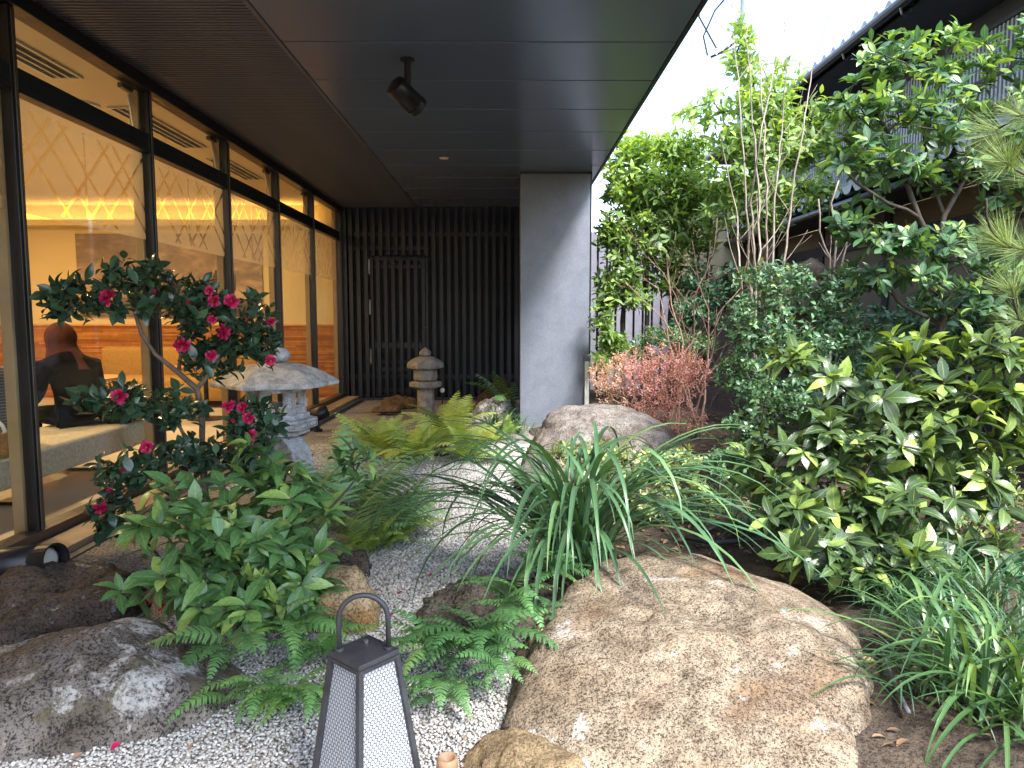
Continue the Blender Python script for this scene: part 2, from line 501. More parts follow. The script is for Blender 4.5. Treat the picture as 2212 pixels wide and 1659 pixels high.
# recessed downlight
dl = thing('downlight', 'small round recessed downlight in the dark soffit', 'light', (-0.72, 8.15, H))
m = MB(); m.lathe([(0.034, -0.004), (0.05, -0.006), (0.052, 0.0), (0.034, 0.0)], 20); m.build('ring', WHITE, dl)
m = MB(); m.lathe([(0.033, -0.003), (0.02, -0.002)], 20); m.build('lens', paint('lens', (0.5, 0.45, 0.38), 0.2), dl)

# stone-clad pillar
SLATE, nt, b, o_ = _nt('slate_cladding')
co = _co(nt)
n1 = _noise(nt, 5, 8, 0.7, co, 0.4)
mp = nt.nodes.new('ShaderNodeMapping'); mp.inputs['Scale'].default_value = (14, 14, 50); mp.inputs['Rotation'].default_value = (0, 0.7, 0)
nt.links.new(co, mp.inputs[0])
n2 = _noise(nt, 3, 6, 0.7, mp.outputs[0], 0.5)
r1 = _ramp(nt, n1.outputs['Fac'], [(0.3, (0.115, 0.13, 0.165)), (0.7, (0.165, 0.183, 0.225))])
r2 = _ramp(nt, n2.outputs['Fac'], [(0.3, (0.72,) * 3), (0.5, (0.98,) * 3), (0.64, (1.2,) * 3), (0.74, (1.6,) * 3)])
nt.links.new(_mixc(nt, 1, r1.outputs[0], r2.outputs[0], 'MULTIPLY'), b.inputs['Base Color'])
b.inputs['Roughness'].default_value = 0.5
_bump(nt, b, n2.outputs['Fac'], 0.25, 0.004)
PYF = 8.9
pil = thing('pillar', 'square grey slate-clad pillar at the edge of the soffit', 'pillar', (0.57, PYF, 0))
m = MB(); m.box(-0.43, 0.425, 0.0, 0.8, -0.05, H - 0.02, 0.004); m.build('cladding', SLATE, pil)
m = MB(); m.box(0.4275, 0.44, -0.012, 0.8, -0.05, H - 0.015, 0.002); m.box(-0.43, 0.44, 0.0, 0.8, H - 0.0185, H - 0.0015); m.build('corner_trim', METAL, pil)
m = MB(); m.box(0.36, 0.44, -0.05, -0.013, 0.82, 0.9, 0.004); m.build('junction_box', paint('box_grey', (0.1, 0.105, 0.115), 0.5), pil)
m = MB(); m.box(0.37, 0.425, -0.045, -0.014, 0.05, 0.818, 0.004); m.build('conduit_cover', paint('white_conduit', (0.7, 0.7, 0.68), 0.4), pil)

# ceiling spotlight
def spotlight(name, label, base, head, aim, dia, ln, hang=True, lens=None):
    t = thing(name, label, 'spotlight', base, 0, 'black garden spotlights')
    hb = Vector(head) - Vector(base)
    d = Vector(aim).normalized()
    m = MB()
    if hang:
        m.lathe([(0.045, -0.012), (0.05, -0.01), (0.05, 0.0)], 16)
    else:
        m.lathe([(0.05, -0.03), (0.05, 0.012), (0.03, 0.016)], 16)
    m.build('mount', BLACKM, t)
    m = MB(); s = d.cross(Vector((0, 0, 1))).normalized() * dia * 0.16
    m.tube([Vector((0, 0, 0)), hb * 0.55 + s * 0.3, hb], [0.022, 0.024, 0.02], 8)
    m.build('arm', BLACKM, t)
    q = d.to_track_quat('Z', 'Y').to_euler()
    r = dia / 2
    m = MB(); m.lathe([(r * 0.55, -ln * 0.52), (r * 0.93, -ln * 0.5), (r, -ln * 0.45), (r, ln * 0.3)], 24)
    body = m.build('housing', SPOTM, t, True, hb, q)
    m = MB(); m.lathe([(r * 0.9, ln * 0.3), (r * 0.9, ln * 0.355)], 24)
    for k in range(24):
        a = 2 * math.pi * k / 24
        m.box(r * 0.9 * math.cos(a) - 0.004, r * 0.9 * math.cos(a) + 0.004, r * 0.9 * math.sin(a) - 0.004, r * 0.9 * math.sin(a) + 0.004, ln * 0.3, ln * 0.356)
    m.build('vent_ring', BLACKM, t, False, hb, q)
    m = MB()
    prof = [(r, ln * 0.356), (r, ln * 0.52), (r * 0.9, ln * 0.52), (r * 0.86, ln * 0.42), (0.001, ln * 0.42)]
    m.lathe(prof, 24)
    m.build('hood', SPOTM, t, False, hb, q)
    m = MB(); m.lathe([(r * 0.84, ln * 0.425), (r * 0.5, ln * 0.44), (0.002, ln * 0.445)], 24)
    m.build('lens', lens or LENSM, t, True, hb, q)
    return t
SPOTM = paint('spot_black', (0.012, 0.012, 0.015), 0.42, 0.4)
LENSM = paint('spot_lens', (0.32, 0.31, 0.3), 0.15)
p0 = at(880, 150, 5.1); p0.z = H - 0.001
spotlight('spotlight', 'black cylindrical spotlight hanging from the soffit on a short arm', p0, at(878, 208, 5.1), (0.55, 0.55, -0.4), 0.15, 0.23)
g0 = ground(692, 925); g0 = Vector((-2.28, 8.5, 0.0))
spotlight('spotlight', 'black ground spotlight on a short post beside the big stone lantern', (g0.x, g0.y, 0.015), g0 + Vector((-0.02, 0, 0.2)), (-0.75, -0.6, -0.28), 0.17, 0.26, False)
g1 = Vector((-2.33, 3.3, 0.0))
spotlight('spotlight', 'large black spotlight at the lower corner with its round lens showing', (g1.x, g1.y, 0.06), g1 + Vector((0, 0, 0.2)), (0.85, -0.2, 0.14), 0.15, 0.46, False)

# ------------------------------------------------------------------ slat wall with door at the end of the garden
SLATM = paint('dark_slat_metal', (0.008, 0.0095, 0.017), 0.5, 0.3, 0.2, 2.0)
RAILM = paint('slat_rail', (0.022, 0.025, 0.038), 0.45, 0.2, 0.15)
BY = 11.72
sw = thing('slat_wall', 'tall dark vertical slat wall with a slatted door at the garden end', 'wall', (0, BY, 0))
m = MB(); m.box(-2.78, 1.3, 0.16, 0.2, -0.02, H + 0.2); m.build('backing', paint('blue_black_board', (0.008, 0.009, 0.014), 0.7), sw)
m = MB(); m.box(-2.66, 1.3, 0.02, 0.07, 0.012, 0.05); m.build('rail', RAILM, sw)
m = MB(); m.box(-2.66, 1.3, 0.075, 0.1, 0.36, 0.42); m.build('rail', RAILM, sw)
m = MB(); m.box(-2.66, 1.3, 0.075, 0.1, 2.68, 2.74); m.build('rail', RAILM, sw)
m = MB(); m.box(-2.66, -1.3, 0.075, 0.1, 2.46, 2.51); m.build('rail', RAILM, sw)
sl = MB(); sl.box(-0.032, 0.032, 0.0, 0.07, 0.055, H - 0.005, 0.003); slm = sl.mesh('slat'); slm.materials.append(SLATM)
sl2 = MB(); sl2.box(-0.032, 0.032, 0.0, 0.07, 2.36, H - 0.005, 0.003); slm2 = sl2.mesh('slat'); slm2.materials.append(SLATM)
sld = MB(); sld.box(-0.03, 0.03, -0.012, 0.05, 0.1, 2.3, 0.003); sldm = sld.mesh('slat'); sldm.materials.append(SLATM)
m = MB(); m.box(-2.79, -2.62, -0.02, 0.15, 0, H - 0.005, 0.004); m.build('end_post', METAL, sw)
DX0, DX1 = -2.27, -1.26
door = None
x = -2.56
k = 0
while x < 1.28:
    if DX0 < x < DX1:
        obj('slat', slm2, None, sw, loc=(x, 0, 0))
    else:
        obj('slat', slm, None, sw, loc=(x, 0, 0))
    x += 0.122
m = MB()
m.box(DX0 + 0.03, DX0 + 0.07, -0.01, 0.055, 0.06, 2.33, 0.003); m.box(DX1 - 0.09, DX1 - 0.05, -0.01, 0.055, 0.06, 2.33, 0.003)
m.box(DX0 + 0.073, DX1 - 0.093, 0.055, 0.07, 2.27, 2.33, 0.002); m.box(DX0 + 0.073, DX1 - 0.093, 0.055, 0.07, 0.06, 0.1, 0.002)
door = m.build('door', SLATM, sw)
x = DX0 + 0.15
while x < DX1 - 0.1:
    obj('slat', sldm, None, door, loc=(x, 0, 0)); x += 0.122
for z, h_ in ((2.16, 0.05), (0.86, 0.09), (0.62, 0.03), (0.48, 0.06), (0.14, 0.05)):
    m = MB(); m.box(DX0 + 0.075, DX1 - 0.095, 0.056, 0.075, z, z + h_, 0.002); m.build('rail', RAILM, door)
for z in (2.2, 1.55, 0.75):
    m = MB(); m.box(DX0 + 0.0, DX0 + 0.026, -0.025, 0.0, z - 0.14, z + 0.1, 0.004); m.build('hinge', paint('hinge_steel', (0.12, 0.12, 0.13), 0.35, 0.8), door)
m = MB(); m.tube([(DX1 - 0.07, -0.012, 1.2), (DX1 - 0.07, -0.05, 1.2), (DX1 - 0.13, -0.05, 1.2)], 0.009, 6); m.build('handle', paint('handle_steel', (0.4, 0.4, 0.42), 0.3, 0.9), door)

# ------------------------------------------------------------------ slat fence and house beyond the pillar
FENM = paint('fence_grey_lilac', (0.2, 0.2, 0.25), 0.55)
WOODB = paint('brown_timber', (0.09, 0.055, 0.035), 0.7, 0, 0.3, 5.0, 0.3)
CREAM = paint('cream_plaster', (0.42, 0.34, 0.2), 0.9, 0, 0.08, 3.0, 0.2, 120)
fe = thing('slat_fence', 'grey vertical board fence with brown gaps beyond the pillar', 'fence', (1.32, 11.85, 0))
for k in range(9):
    m = MB(); m.box(k * 0.15, k * 0.15 + 0.115, 0, 0.03, 0.05, 2.75, 0.003); m.build('board', FENM, fe)
m = MB(); m.box(-0.05, 1.45, 0.085, 0.11, 0.0, 2.72); m.build('backing', WOODB, fe)
for z0 in (0.3, 2.2):
    m = MB(); m.box(0, 1.4, 0.034, 0.08, z0, z0 + 0.1); m.build('rail', WOODB, fe)
ch = thing('plaster_house', 'cream plastered house wall with brown timber posts behind the garden trees', 'house', (2.6, 13.2, 0))
m = MB(); m.box(-0.2, 6.0, 0.0, 0.2, -0.05, 3.6); m.build('wall', CREAM, ch)
for x0 in (-0.25, 1.55, 3.4):
    m = MB(); m.box(x0, x0 + 0.16, -0.03, -0.002, -0.05, 3.6, 0.004); m.build('post', WOODB, ch)
m = MB(); m.box(-0.25, 6.0, -0.034, -0.004, 1.5, 1.6, 0.003); m.build('beam', WOODB, ch)
m = MB(); m.box(-0.25, 6.0, -0.026, -0.003, -0.05, 1.49); m.build('dado', paint('brown_board', (0.12, 0.09, 0.065), 0.8, 0, 0.25, 6), ch)
m = MB(); m.box(1.85, 3.2, -0.02, -0.002, 1.9, 2.7, 0.003); wi = m.build('window', paint('window_white', (0.75, 0.77, 0.8), 0.3), ch)
for k in range(4):
    m = MB(); m.box(1.9 + k * 0.33, 1.93 + k * 0.33, -0.032, -0.021, 1.92, 2.68); m.build('bar', WOODB, wi)
m = MB(); m.prism([(0.3, -0.4), (6.2, -0.4), (6.2, 3.0), (0.3, 3.0)], 3.62, 3.72); m.build('eave', WOODB, ch)

# ------------------------------------------------------------------ old tiled house on the right
DARKW = paint('charred_timber', (0.02, 0.02, 0.024), 0.75, 0, 0.25, 5, 0.2)
TANP = paint('tan_mud_plaster', (0.17, 0.14, 0.1), 0.95, 0, 0.12, 2.0, 0.3, 140)
TILE = paint('grey_roof_tile', (0.2, 0.205, 0.215), 0.42, 0, 0.25, 7.0, 0.2, 60)
TILELIP = paint('pale_tile_face', (0.36, 0.37, 0.39), 0.5, 0, 0.2, 9)
LATT = paint('lattice_grey', (0.24, 0.245, 0.27), 0.55, 0, 0.12)
HX = 4.75
oh = thing('tiled_house', 'dark old house with grey tiled eaves and an upper lattice window', 'house', (HX, 0, 0))
Ya, Yb = 3.0, 15.6
m = MB(); m.box(0.0, 0.25, Ya, Yb, -0.05, 2.7); m.build('wall', TANP, oh)
for y in np.arange(3.3, 15.5, 1.9):
    m = MB(); m.box(-0.03, -0.002, y, y + 0.14, -0.05, 2.7, 0.004); m.build('post', DARKW, oh)
m = MB(); m.box(-0.034, -0.003, Ya, Yb, 2.28, 2.42, 0.003); m.build('beam', DARKW, oh)
m = MB(); m.box(-0.026, -0.004, Ya, Yb, -0.05, 0.75); m.build('dado', DARKW, oh)
# upper storey
m = MB(); m.box(0.35, 0.6, Ya, Yb, 3.0, 5.4); m.build('upper_wall', DARKW, oh)
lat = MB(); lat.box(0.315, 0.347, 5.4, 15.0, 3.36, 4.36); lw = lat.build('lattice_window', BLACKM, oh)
lb = MB(); lb.box(-0.012, 0.012, -0.014, 0.014, -0.48, 0.48); lbm = lb.mesh('lattice_bar'); lbm.materials.append(LATT)
y = 6.4
while y < 14.9:
    obj('lattice_bar', lbm, None, lw, loc=(0.298, y, 3.86)); y += 0.062
for z0 in (3.32, 3.84, 4.345):
    m = MB(); m.box(0.27, 0.284, 5.4, 15.0, z0, z0 + 0.04); m.build('lattice_rail', DARKW, lw)
def eave(xe, ze, run, rise, nm):
    """sloping tiled roof edge parallel to y; xe outer edge, in house coordinates"""
    ro = MB()
    ro.add([(xe, Ya, ze), (xe, Yb, ze), (xe + run, Yb, ze + rise), (xe + run, Ya, ze + rise), (xe, Ya, ze - 0.05), (xe, Yb, ze - 0.05), (xe + run, Yb, ze + rise - 0.05), (xe + run, Ya, ze + rise - 0.05)],
           [(0, 3, 2, 1), (4, 5, 6, 7), (0, 1, 5, 4), (2, 3, 7, 6), (1, 2, 6, 5), (3, 0, 4, 7)])
    r = ro.build(nm, DARKW, oh)
    # wave tile: a shallow arch running up the slope with a round front disc
    t = MB(); n = 8; w = 0.27
    L = math.hypot(run, rise); ca, sa = run / L, rise / L
    vs = []
    for s_ in (0.0, L):
        for i in range(n + 1):
            u = i / n
            zz = 0.05 * math.sin(u * math.pi * 2 + 0.6) + 0.06
            vs.append((-0.05 + s_ * ca - zz * sa * 0, (u - 0.5) * w, s_ * sa + zz))
    fs = [(i, i + 1, n + 2 + i, n + 1 + i) for i in range(n)]
    b0 = len(vs)
    vs += [(-0.05, (i / n - 0.5) * w, 0.035 + 0.05 * math.sin(i / n * math.pi * 2 + 0.6) - 0.03) for i in range(n + 1)]
    fs += [(b0 + i, b0 + i + 1, i + 1, i) for i in range(n)]
    # hanging scallop lip
    b1 = len(vs)
    for i in range(9):
        a = math.pi * i / 8
        vs.append((-0.056, 0.115 * math.cos(a) * 0.95 - 0.02, 0.05 - 0.1 * math.sin(a)))
    t.add(vs, fs)
    t.add([vs[i] for i in range(b1, b1 + 9)], [tuple(range(9))], 1)
    tm = t.mesh('roof_tile', False); tm.materials.append(TILE); tm.materials.append(TILELIP)
    y = Ya + w / 2
    while y < Yb:
        obj('roof_tile', tm, None, r, loc=(xe, y, ze)); y += w
    return r
lo = eave(-0.75, 2.84, 1.12, 0.5, 'lower_roof')
m = MB(); m.box(-0.7, 0.0, Ya, Yb, 2.705, 2.76); m.build('lower_soffit', DARKW, oh)
m = MB(); m.tube([(-0.8, Ya, 2.69), (-0.8, Yb, 2.69)], 0.045, 10); m.build('lower_gutter', METAL, oh)
up = eave(-0.55, 4.7, 2.4, 1.1, 'upper_roof')
m = MB(); m.box(-0.5, 0.6, Ya, Yb, 4.6, 4.63); m.build('upper_soffit', DARKW, oh)
m = MB(); m.tube([(-0.64, Ya, 4.64), (-0.64, Yb, 4.64)], 0.055, 10); m.build('upper_gutter', METAL, oh)
for (gx, gz) in ((-0.84, 2.77), (-0.64, 4.64)):
    for y in np.arange(5.2, 15, 1.3):
        m = MB(); m.tube([(gx + 0.1, y, gz + 0.06), (gx + 0.1, y, gz - 0.1), (gx + 0.05, y, gz - 0.14), (gx, y, gz - 0.12), (gx - 0.02, y, gz - 0.06)], 0.012, 5)
        m.build('gutter_hook', METAL, oh)

# ------------------------------------------------------------------ utility pole behind the trees
up_ = thing('utility_pole', 'pale concrete utility pole with cable boxes rising behind the trees', 'utility pole', tuple(at(1592, 700, 24.0).xy) + (0.0,))
CONC = paint('pole_concrete', (0.2, 0.23, 0.28), 0.7)
m = MB(); m.tube([(0, 0, 0), (0, 0, 14)], [0.22, 0.17], 14); m.build('pole', CONC, up_, True)
for z in (10.6, 11.9):
    m = MB(); m.lathe([(0.21, -0.06), (0.235, -0.05), (0.235, 0.05), (0.21, 0.06)], 14, (0, 0, z)); m.build('band', paint('band_steel', (0.3, 0.33, 0.38), 0.4, 0.7), up_)
m = MB(); m.box(-0.75, -0.28, -0.2, 0.2, 11.6, 12.3, 0.03); m.build('cable_box', CONC, up_)
m = MB(); m.tube([(-0.2, 0, 10.3), (-0.75, 0, 9.9), (-1.1, 0, 9.75)], 0.04, 6); m.build('bracket', METAL, up_)
for dz in (0, 0.12, 0.24):
    m = MB(); m.lathe([(0.04, -0.1), (0.07, -0.04), (0.05, 0.0), (0.07, 0.04), (0.04, 0.1)], 8, (-0.55 - dz * 1.6, 0, 10.15 - dz)); m.build('insulator', WHITE, up_)
for q in ([(-0.3, 0, 12.0), (-1.0, 0, 11.2), (-1.35, 0, 10.4), (-1.2, 0, 9.8)], [(-0.3, 0, 13.2), (-1.5, 0.2, 12.4), (-1.5, 0, 11.0), (-0.9, 0, 10.0)]):
    m = MB(); m.tube(q, 0.03, 5); m.build('cable', BLACKM, up_)
m = MB(); m.box(0.9, 1.7, -0.2, 0.2, 12.2, 13.0, 0.05); m.build('transformer', paint('transformer_grey', (0.2, 0.2, 0.19), 0.5), up_)
# ------------------------------------------------------------------ the lit room behind the glass
WALLY = paint('warm_cream_paint', (0.64, 0.5, 0.26), 0.85, 0, 0.04, 2)
CEILM = paint('ceiling_cream', (0.66, 0.54, 0.34), 0.9, 0, 0.03, 2)
FLOORI = paint('pale_floor_tile', (0.55, 0.5, 0.42), 0.4, 0, 0.08, 1.5)
IX0, IX1, IY0, IY1, IZ0, IZ1 = -9.2, FX - 0.065, -1.5, 11.7, 0.055, 3.15
def room(name, mat, *b):
    m = MB(); m.box(*b); return tag(m.build(name, mat), kind='structure')
room('floor', FLOORI, IX0, IX1, IY0, IY1, IZ0 - 0.1, IZ0)
room('ceiling', CEILM, IX0, IX1, IY0, IY1 + 0.1, IZ1, IZ1 + 0.1)
room('wall_end', WALLY, IX0, IX1 + 0.02, IY1, IY1 + 0.1, IZ0 - 0.1, IZ1)
room('wall_side', WALLY, IX0 - 0.1, IX0, IY0, IY1 + 0.1, IZ0 - 0.1, IZ1)
room('wall_near', WALLY, IX0, IX1, IY0 - 0.1, IY0, IZ0 - 0.1, IZ1)
cv = thing('cove_light', 'glowing warm light cove along the top of the cream end wall', 'light', (0, IY1, 2.85))
m = MB(); m.box(IX0 + 0.02, IX1 - 0.22, -0.26, -0.002, -0.05, -0.012, 0.004); m.box(IX0 + 0.02, IX1 - 0.22, -0.28, -0.261, -0.05, 0.04, 0.003); m.build('ledge', WALLY, cv)
m = MB(); m.box(IX0 + 0.1, IX1 - 0.3, -0.18, -0.12, -0.01, 0.0); m.build('tube', glow('cove_glow', (1.0, 0.62, 0.2), 7.0), cv)
# wood wainscot built of rows of strips, no two rows alike
WOODS = [paint('strip_wood_%s' % n, c, 0.45, 0, 0.2, 8) for n, c in (('amber', (0.42, 0.16, 0.035)), ('honey', (0.52, 0.22, 0.055)), ('rust', (0.32, 0.1, 0.02)))]
wc = thing('wainscot', 'orange wood wainscot of thin horizontal strips under the mural', 'panelling', (0, IY1, 0))
rng = random.Random(5)
m = MB(); m.box(IX0 + 0.03, IX1 - 0.03, -0.02, -0.002, IZ0, 1.22); m.build('board', WOODS[2], wc)
strips = MB()
z = 0.1
while z < 1.2:
    x = IX0 + 0.05
    while x < IX1 - 0.05:
        x2 = min(x + rng.uniform(0.25, 1.1), IX1 - 0.04)
        d = rng.choice((0.004, 0.008, 0.013))
        strips.box(x, x2 - 0.003, -0.0205 - d, -0.0202, z, z + 0.022, 0, rng.choice((0, 0, 1, 2)))
        x = x2
    z += 0.027
s_ = strips.build('strips', WOODS, wc); s_['kind'] = 'stuff'
m = MB(); m.box(IX0 + 0.03, IX1 - 0.03, -0.045, -0.002, 1.2225, 1.25, 0.003); m.build('cap_rail', WOODS[1], wc)
# the sepia landscape photograph on the wall
mu = thing('wall_mural', 'large sepia landscape photograph on the end wall of the room', 'picture', (-5.46, IY1 - 0.004, 1.36))
MUR, nt, b, o_ = _nt('sepia_sky_print')
co = _co(nt)
mpn = nt.nodes.new('ShaderNodeMapping'); mpn.inputs['Scale'].default_value = (0.9, 1, 2.0); nt.links.new(co, mpn.inputs[0])
n1 = _noise(nt, 2.1, 8, 0.62, mpn.outputs[0], 0.5)
sx = nt.nodes.new('ShaderNodeSeparateXYZ'); nt.links.new(co, sx.inputs[0])
hh = _math(nt, 'ADD', _math(nt, 'MULTIPLY', sx.outputs[2], 0.22), n1.outputs['Fac'])
rp = _ramp(nt, hh, [(0.35, (0.5, 0.36, 0.24)), (0.55, (0.4, 0.28, 0.19)), (0.7, (0.24, 0.17, 0.13)), (0.9, (0.13, 0.1, 0.09))])
nt.links.new(rp.outputs[0], b.inputs['Base Color']); b.inputs['Roughness'].default_value = 0.35
m = MB(); m.box(-1.49, 1.49, -0.02, -0.002, 0, 1.34, 0.002); m.build('print', MUR, mu)
SEP = paint('sepia_dark_print', (0.06, 0.045, 0.035), 0.5, 0, 0.5, 14)
SEP2 = paint('sepia_mid_print', (0.14, 0.1, 0.075), 0.5, 0, 0.4, 9)
def flat(name, poly, mat, d):
    m = MB(); n = len(poly)
    m.add([(p[0], -0.021 - d, p[1]) for p in poly], [tuple(range(n))]); m.build(name, mat, mu)
rr = random.Random(3)
hill = [(-1.48, 0.01), (1.48, 0.01), (1.48, 0.3)] + [(1.48 - 0.06 * i, 0.3 + 0.03 * math.sin(i * 0.7) + rr.uniform(-0.015, 0.015)) for i in range(1, 49)] + [(-1.48, 0.33)]
flat('printed_ground', hill, SEP2, 0.001)
flat('printed_building', [(-0.35, 0.3), (-0.35, 0.52), (-0.12, 0.52), (-0.12, 0.78), (0.02, 0.78), (0.02, 0.7), (0.06, 0.6), (0.3, 0.62), (0.22, 0.4), (0.22, 0.3)], SEP, 0.002)
flat('printed_roof', [(0.3, 0.3), (0.45, 0.42), (0.78, 0.62), (0.92, 0.62), (0.92, 0.3)], SEP, 0.0022)
tr_ = [(0.86 + 0.22 * math.cos(a) * (0.8 + 0.2 * rr.random()), 0.55 + 0.26 * math.sin(a) * (0.8 + 0.25 * rr.random())) for a in np.linspace(0, 6.1, 26)]
flat('printed_tree', tr_, SEP, 0.0026)
sh_ = [(1.47, 0.02)] + [(1.47 - 0.03 * i, 0.26 + 0.06 * math.sin(i * 0.5) + rr.uniform(0, 0.03)) for i in range(20)] + [(0.88, 0.02)]
flat('printed_shrubs', sh_, SEP, 0.003)

# ceiling fittings
SLOT = paint('vent_dark', (0.03, 0.028, 0.025), 0.6)
for k, (ya, yb) in enumerate(((4.35, 5.56), (6.3, 7.75), (8.3, 9.5))):
    t = thing('air_vent', ('long slotted ceiling air vent seen through the nearest full upper pane', 'long slotted ceiling air vent seen through the second full upper pane', 'long slotted ceiling air vent seen through the third full upper pane')[k],
              'air vent', (-3.3, (ya + yb) / 2, IZ1), 0, 'slotted ceiling vents')
    L = (yb - ya) / 2
    m = MB(); m.box(-0.12, -0.1, -L, L, -0.02, -0.002); m.box(0.1, 0.12, -L, L, -0.02, -0.002); m.box(-0.0995, 0.0995, -L, -L + 0.02, -0.02, -0.002); m.box(-0.0995, 0.0995, L - 0.02, L, -0.02, -0.002); m.build('frame', WHITE, t)
    m = MB(); m.box(-0.099, 0.099, -L + 0.021, L - 0.021, -0.008, -0.003); m.build('slot', SLOT, t)
    for j in range(2):
        m = MB(); m.box(-0.045 + j * 0.07, -0.03 + j * 0.07, -L + 0.021, L - 0.021, -0.022, -0.009); m.build('blade', WHITE, t)
DLG = glow('downlight_glow', (1.0, 0.72, 0.38), 12.0)
for k, (x, y, lab) in enumerate(((-4.2, 4.9, 'warm ceiling downlight above the seated people'), (-4.2, 7.3, 'warm ceiling downlight glowing through the nearest frosted film'), (-4.3, 9.7, 'warm ceiling downlight glowing through the second frosted film'), (-6.6, 6.6, 'warm ceiling downlight deep inside the room'), (-6.8, 9.4, 'warm ceiling downlight near the mural end of the room'))):
    t = thing('downlight', lab, 'light', (x, y, IZ1), 0, 'warm room downlights')
    m = MB(); m.lathe([(0.055, -0.012), (0.075, -0.012), (0.08, -0.001), (0.055, -0.001)], 18); m.build('ring', WHITE, t)
    m = MB(); m.lathe([(0.054, -0.006), (0.03, -0.008)], 18); m.build('lamp', DLG, t)
    ld = bpy.data.lights.new('downlight_lamp', 'AREA'); ld.shape = 'DISK'; ld.size = 0.12; ld.energy = 17; ld.color = (1.0, 0.67, 0.33)
    lo_ = bpy.data.objects.new('downlight_lamp', ld); lo_.location = (0, 0, -0.03); link(lo_, t)
m = MB(); m.lathe([(0.1, -0.02), (0.13, -0.02), (0.14, -0.001), (0.1, -0.001)], 24)
t = thing('ceiling_speaker', 'round flush speaker in the cream ceiling of the room', 'speaker', (-3.6, 6.25, IZ1)); m.build('rim', WHITE, t)

# furniture
CRM = paint('woven_cream_fabric', (0.46, 0.43, 0.36), 0.95, 0, 0.25, 40, 0.5, 260)
bn = thing('bench', 'low cream upholstered bench standing behind the glass', 'bench', (-3.52, 4.75, IZ0))
m = MB(); m.box(-0.33, 0.33, -1.5, 1.55, 0.2, 0.41, 0.035); m.build('seat', CRM, bn, True)
for yy in (-1.0, 0.15, 1.3):
    m = MB(); m.tube([(-0.26, yy, 0.2), (-0.26, yy, 0.012), (0.26, yy, 0.012), (0.26, yy, 0.2)], 0.014, 4); m.build('leg', METAL, bn)
OLV = paint('ochre_fabric', (0.36, 0.2, 0.05), 0.9, 0, 0.15, 30)
sf = thing('sofa', 'ochre low-backed sofa against the wood wainscot', 'sofa', (-5.1, 10.7, IZ0))
m = MB(); m.box(-1.2, 1.2, -0.4, 0.35, 0.1, 0.43, 0.05); m.build('seat', OLV, sf, True)
m = MB(); m.box(-1.2, 1.2, 0.36, 0.62, 0.1, 0.85, 0.06); m.build('backrest', OLV, sf, True)
for sx in (-1, 1):
    m = MB(); m.box(sx * 1.32 - 0.11, sx * 1.32 + 0.11, -0.4, 0.6, 0.1, 0.62, 0.05); m.build('armrest', OLV, sf, True)
for (lx, ly) in ((-1.2, -0.32), (1.2, -0.32), (-1.2, 0.5), (1.2, 0.5)):
    m = MB(); m.tube([(lx, ly, 0.0), (lx, ly, 0.11)], 0.025, 8); m.build('leg', METAL, sf)
for k, (tx, ty, lab) in enumerate(((-4.35, 7.3, 'small round cafe table seen behind the camellia'), (-3.9, 9.2, 'small round cafe table near the end of the glass front'))):
    tb = thing('cafe_table', lab, 'table', (tx, ty, IZ0), 0, 'small round cafe tables')
    m = MB(); m.lathe([(0.34, 0.66), (0.36, 0.67), (0.36, 0.695), (0.35, 0.7)], 28); m.build('top', WOODS[1], tb)
    m = MB(); m.tube([(0, 0, 0.02), (0, 0, 0.66)], 0.03, 10); m.build('post', METAL, tb)
    m = MB(); m.lathe([(0.24, 0.0), (0.24, 0.012), (0.05, 0.025)], 24); m.build('foot', METAL, tb)

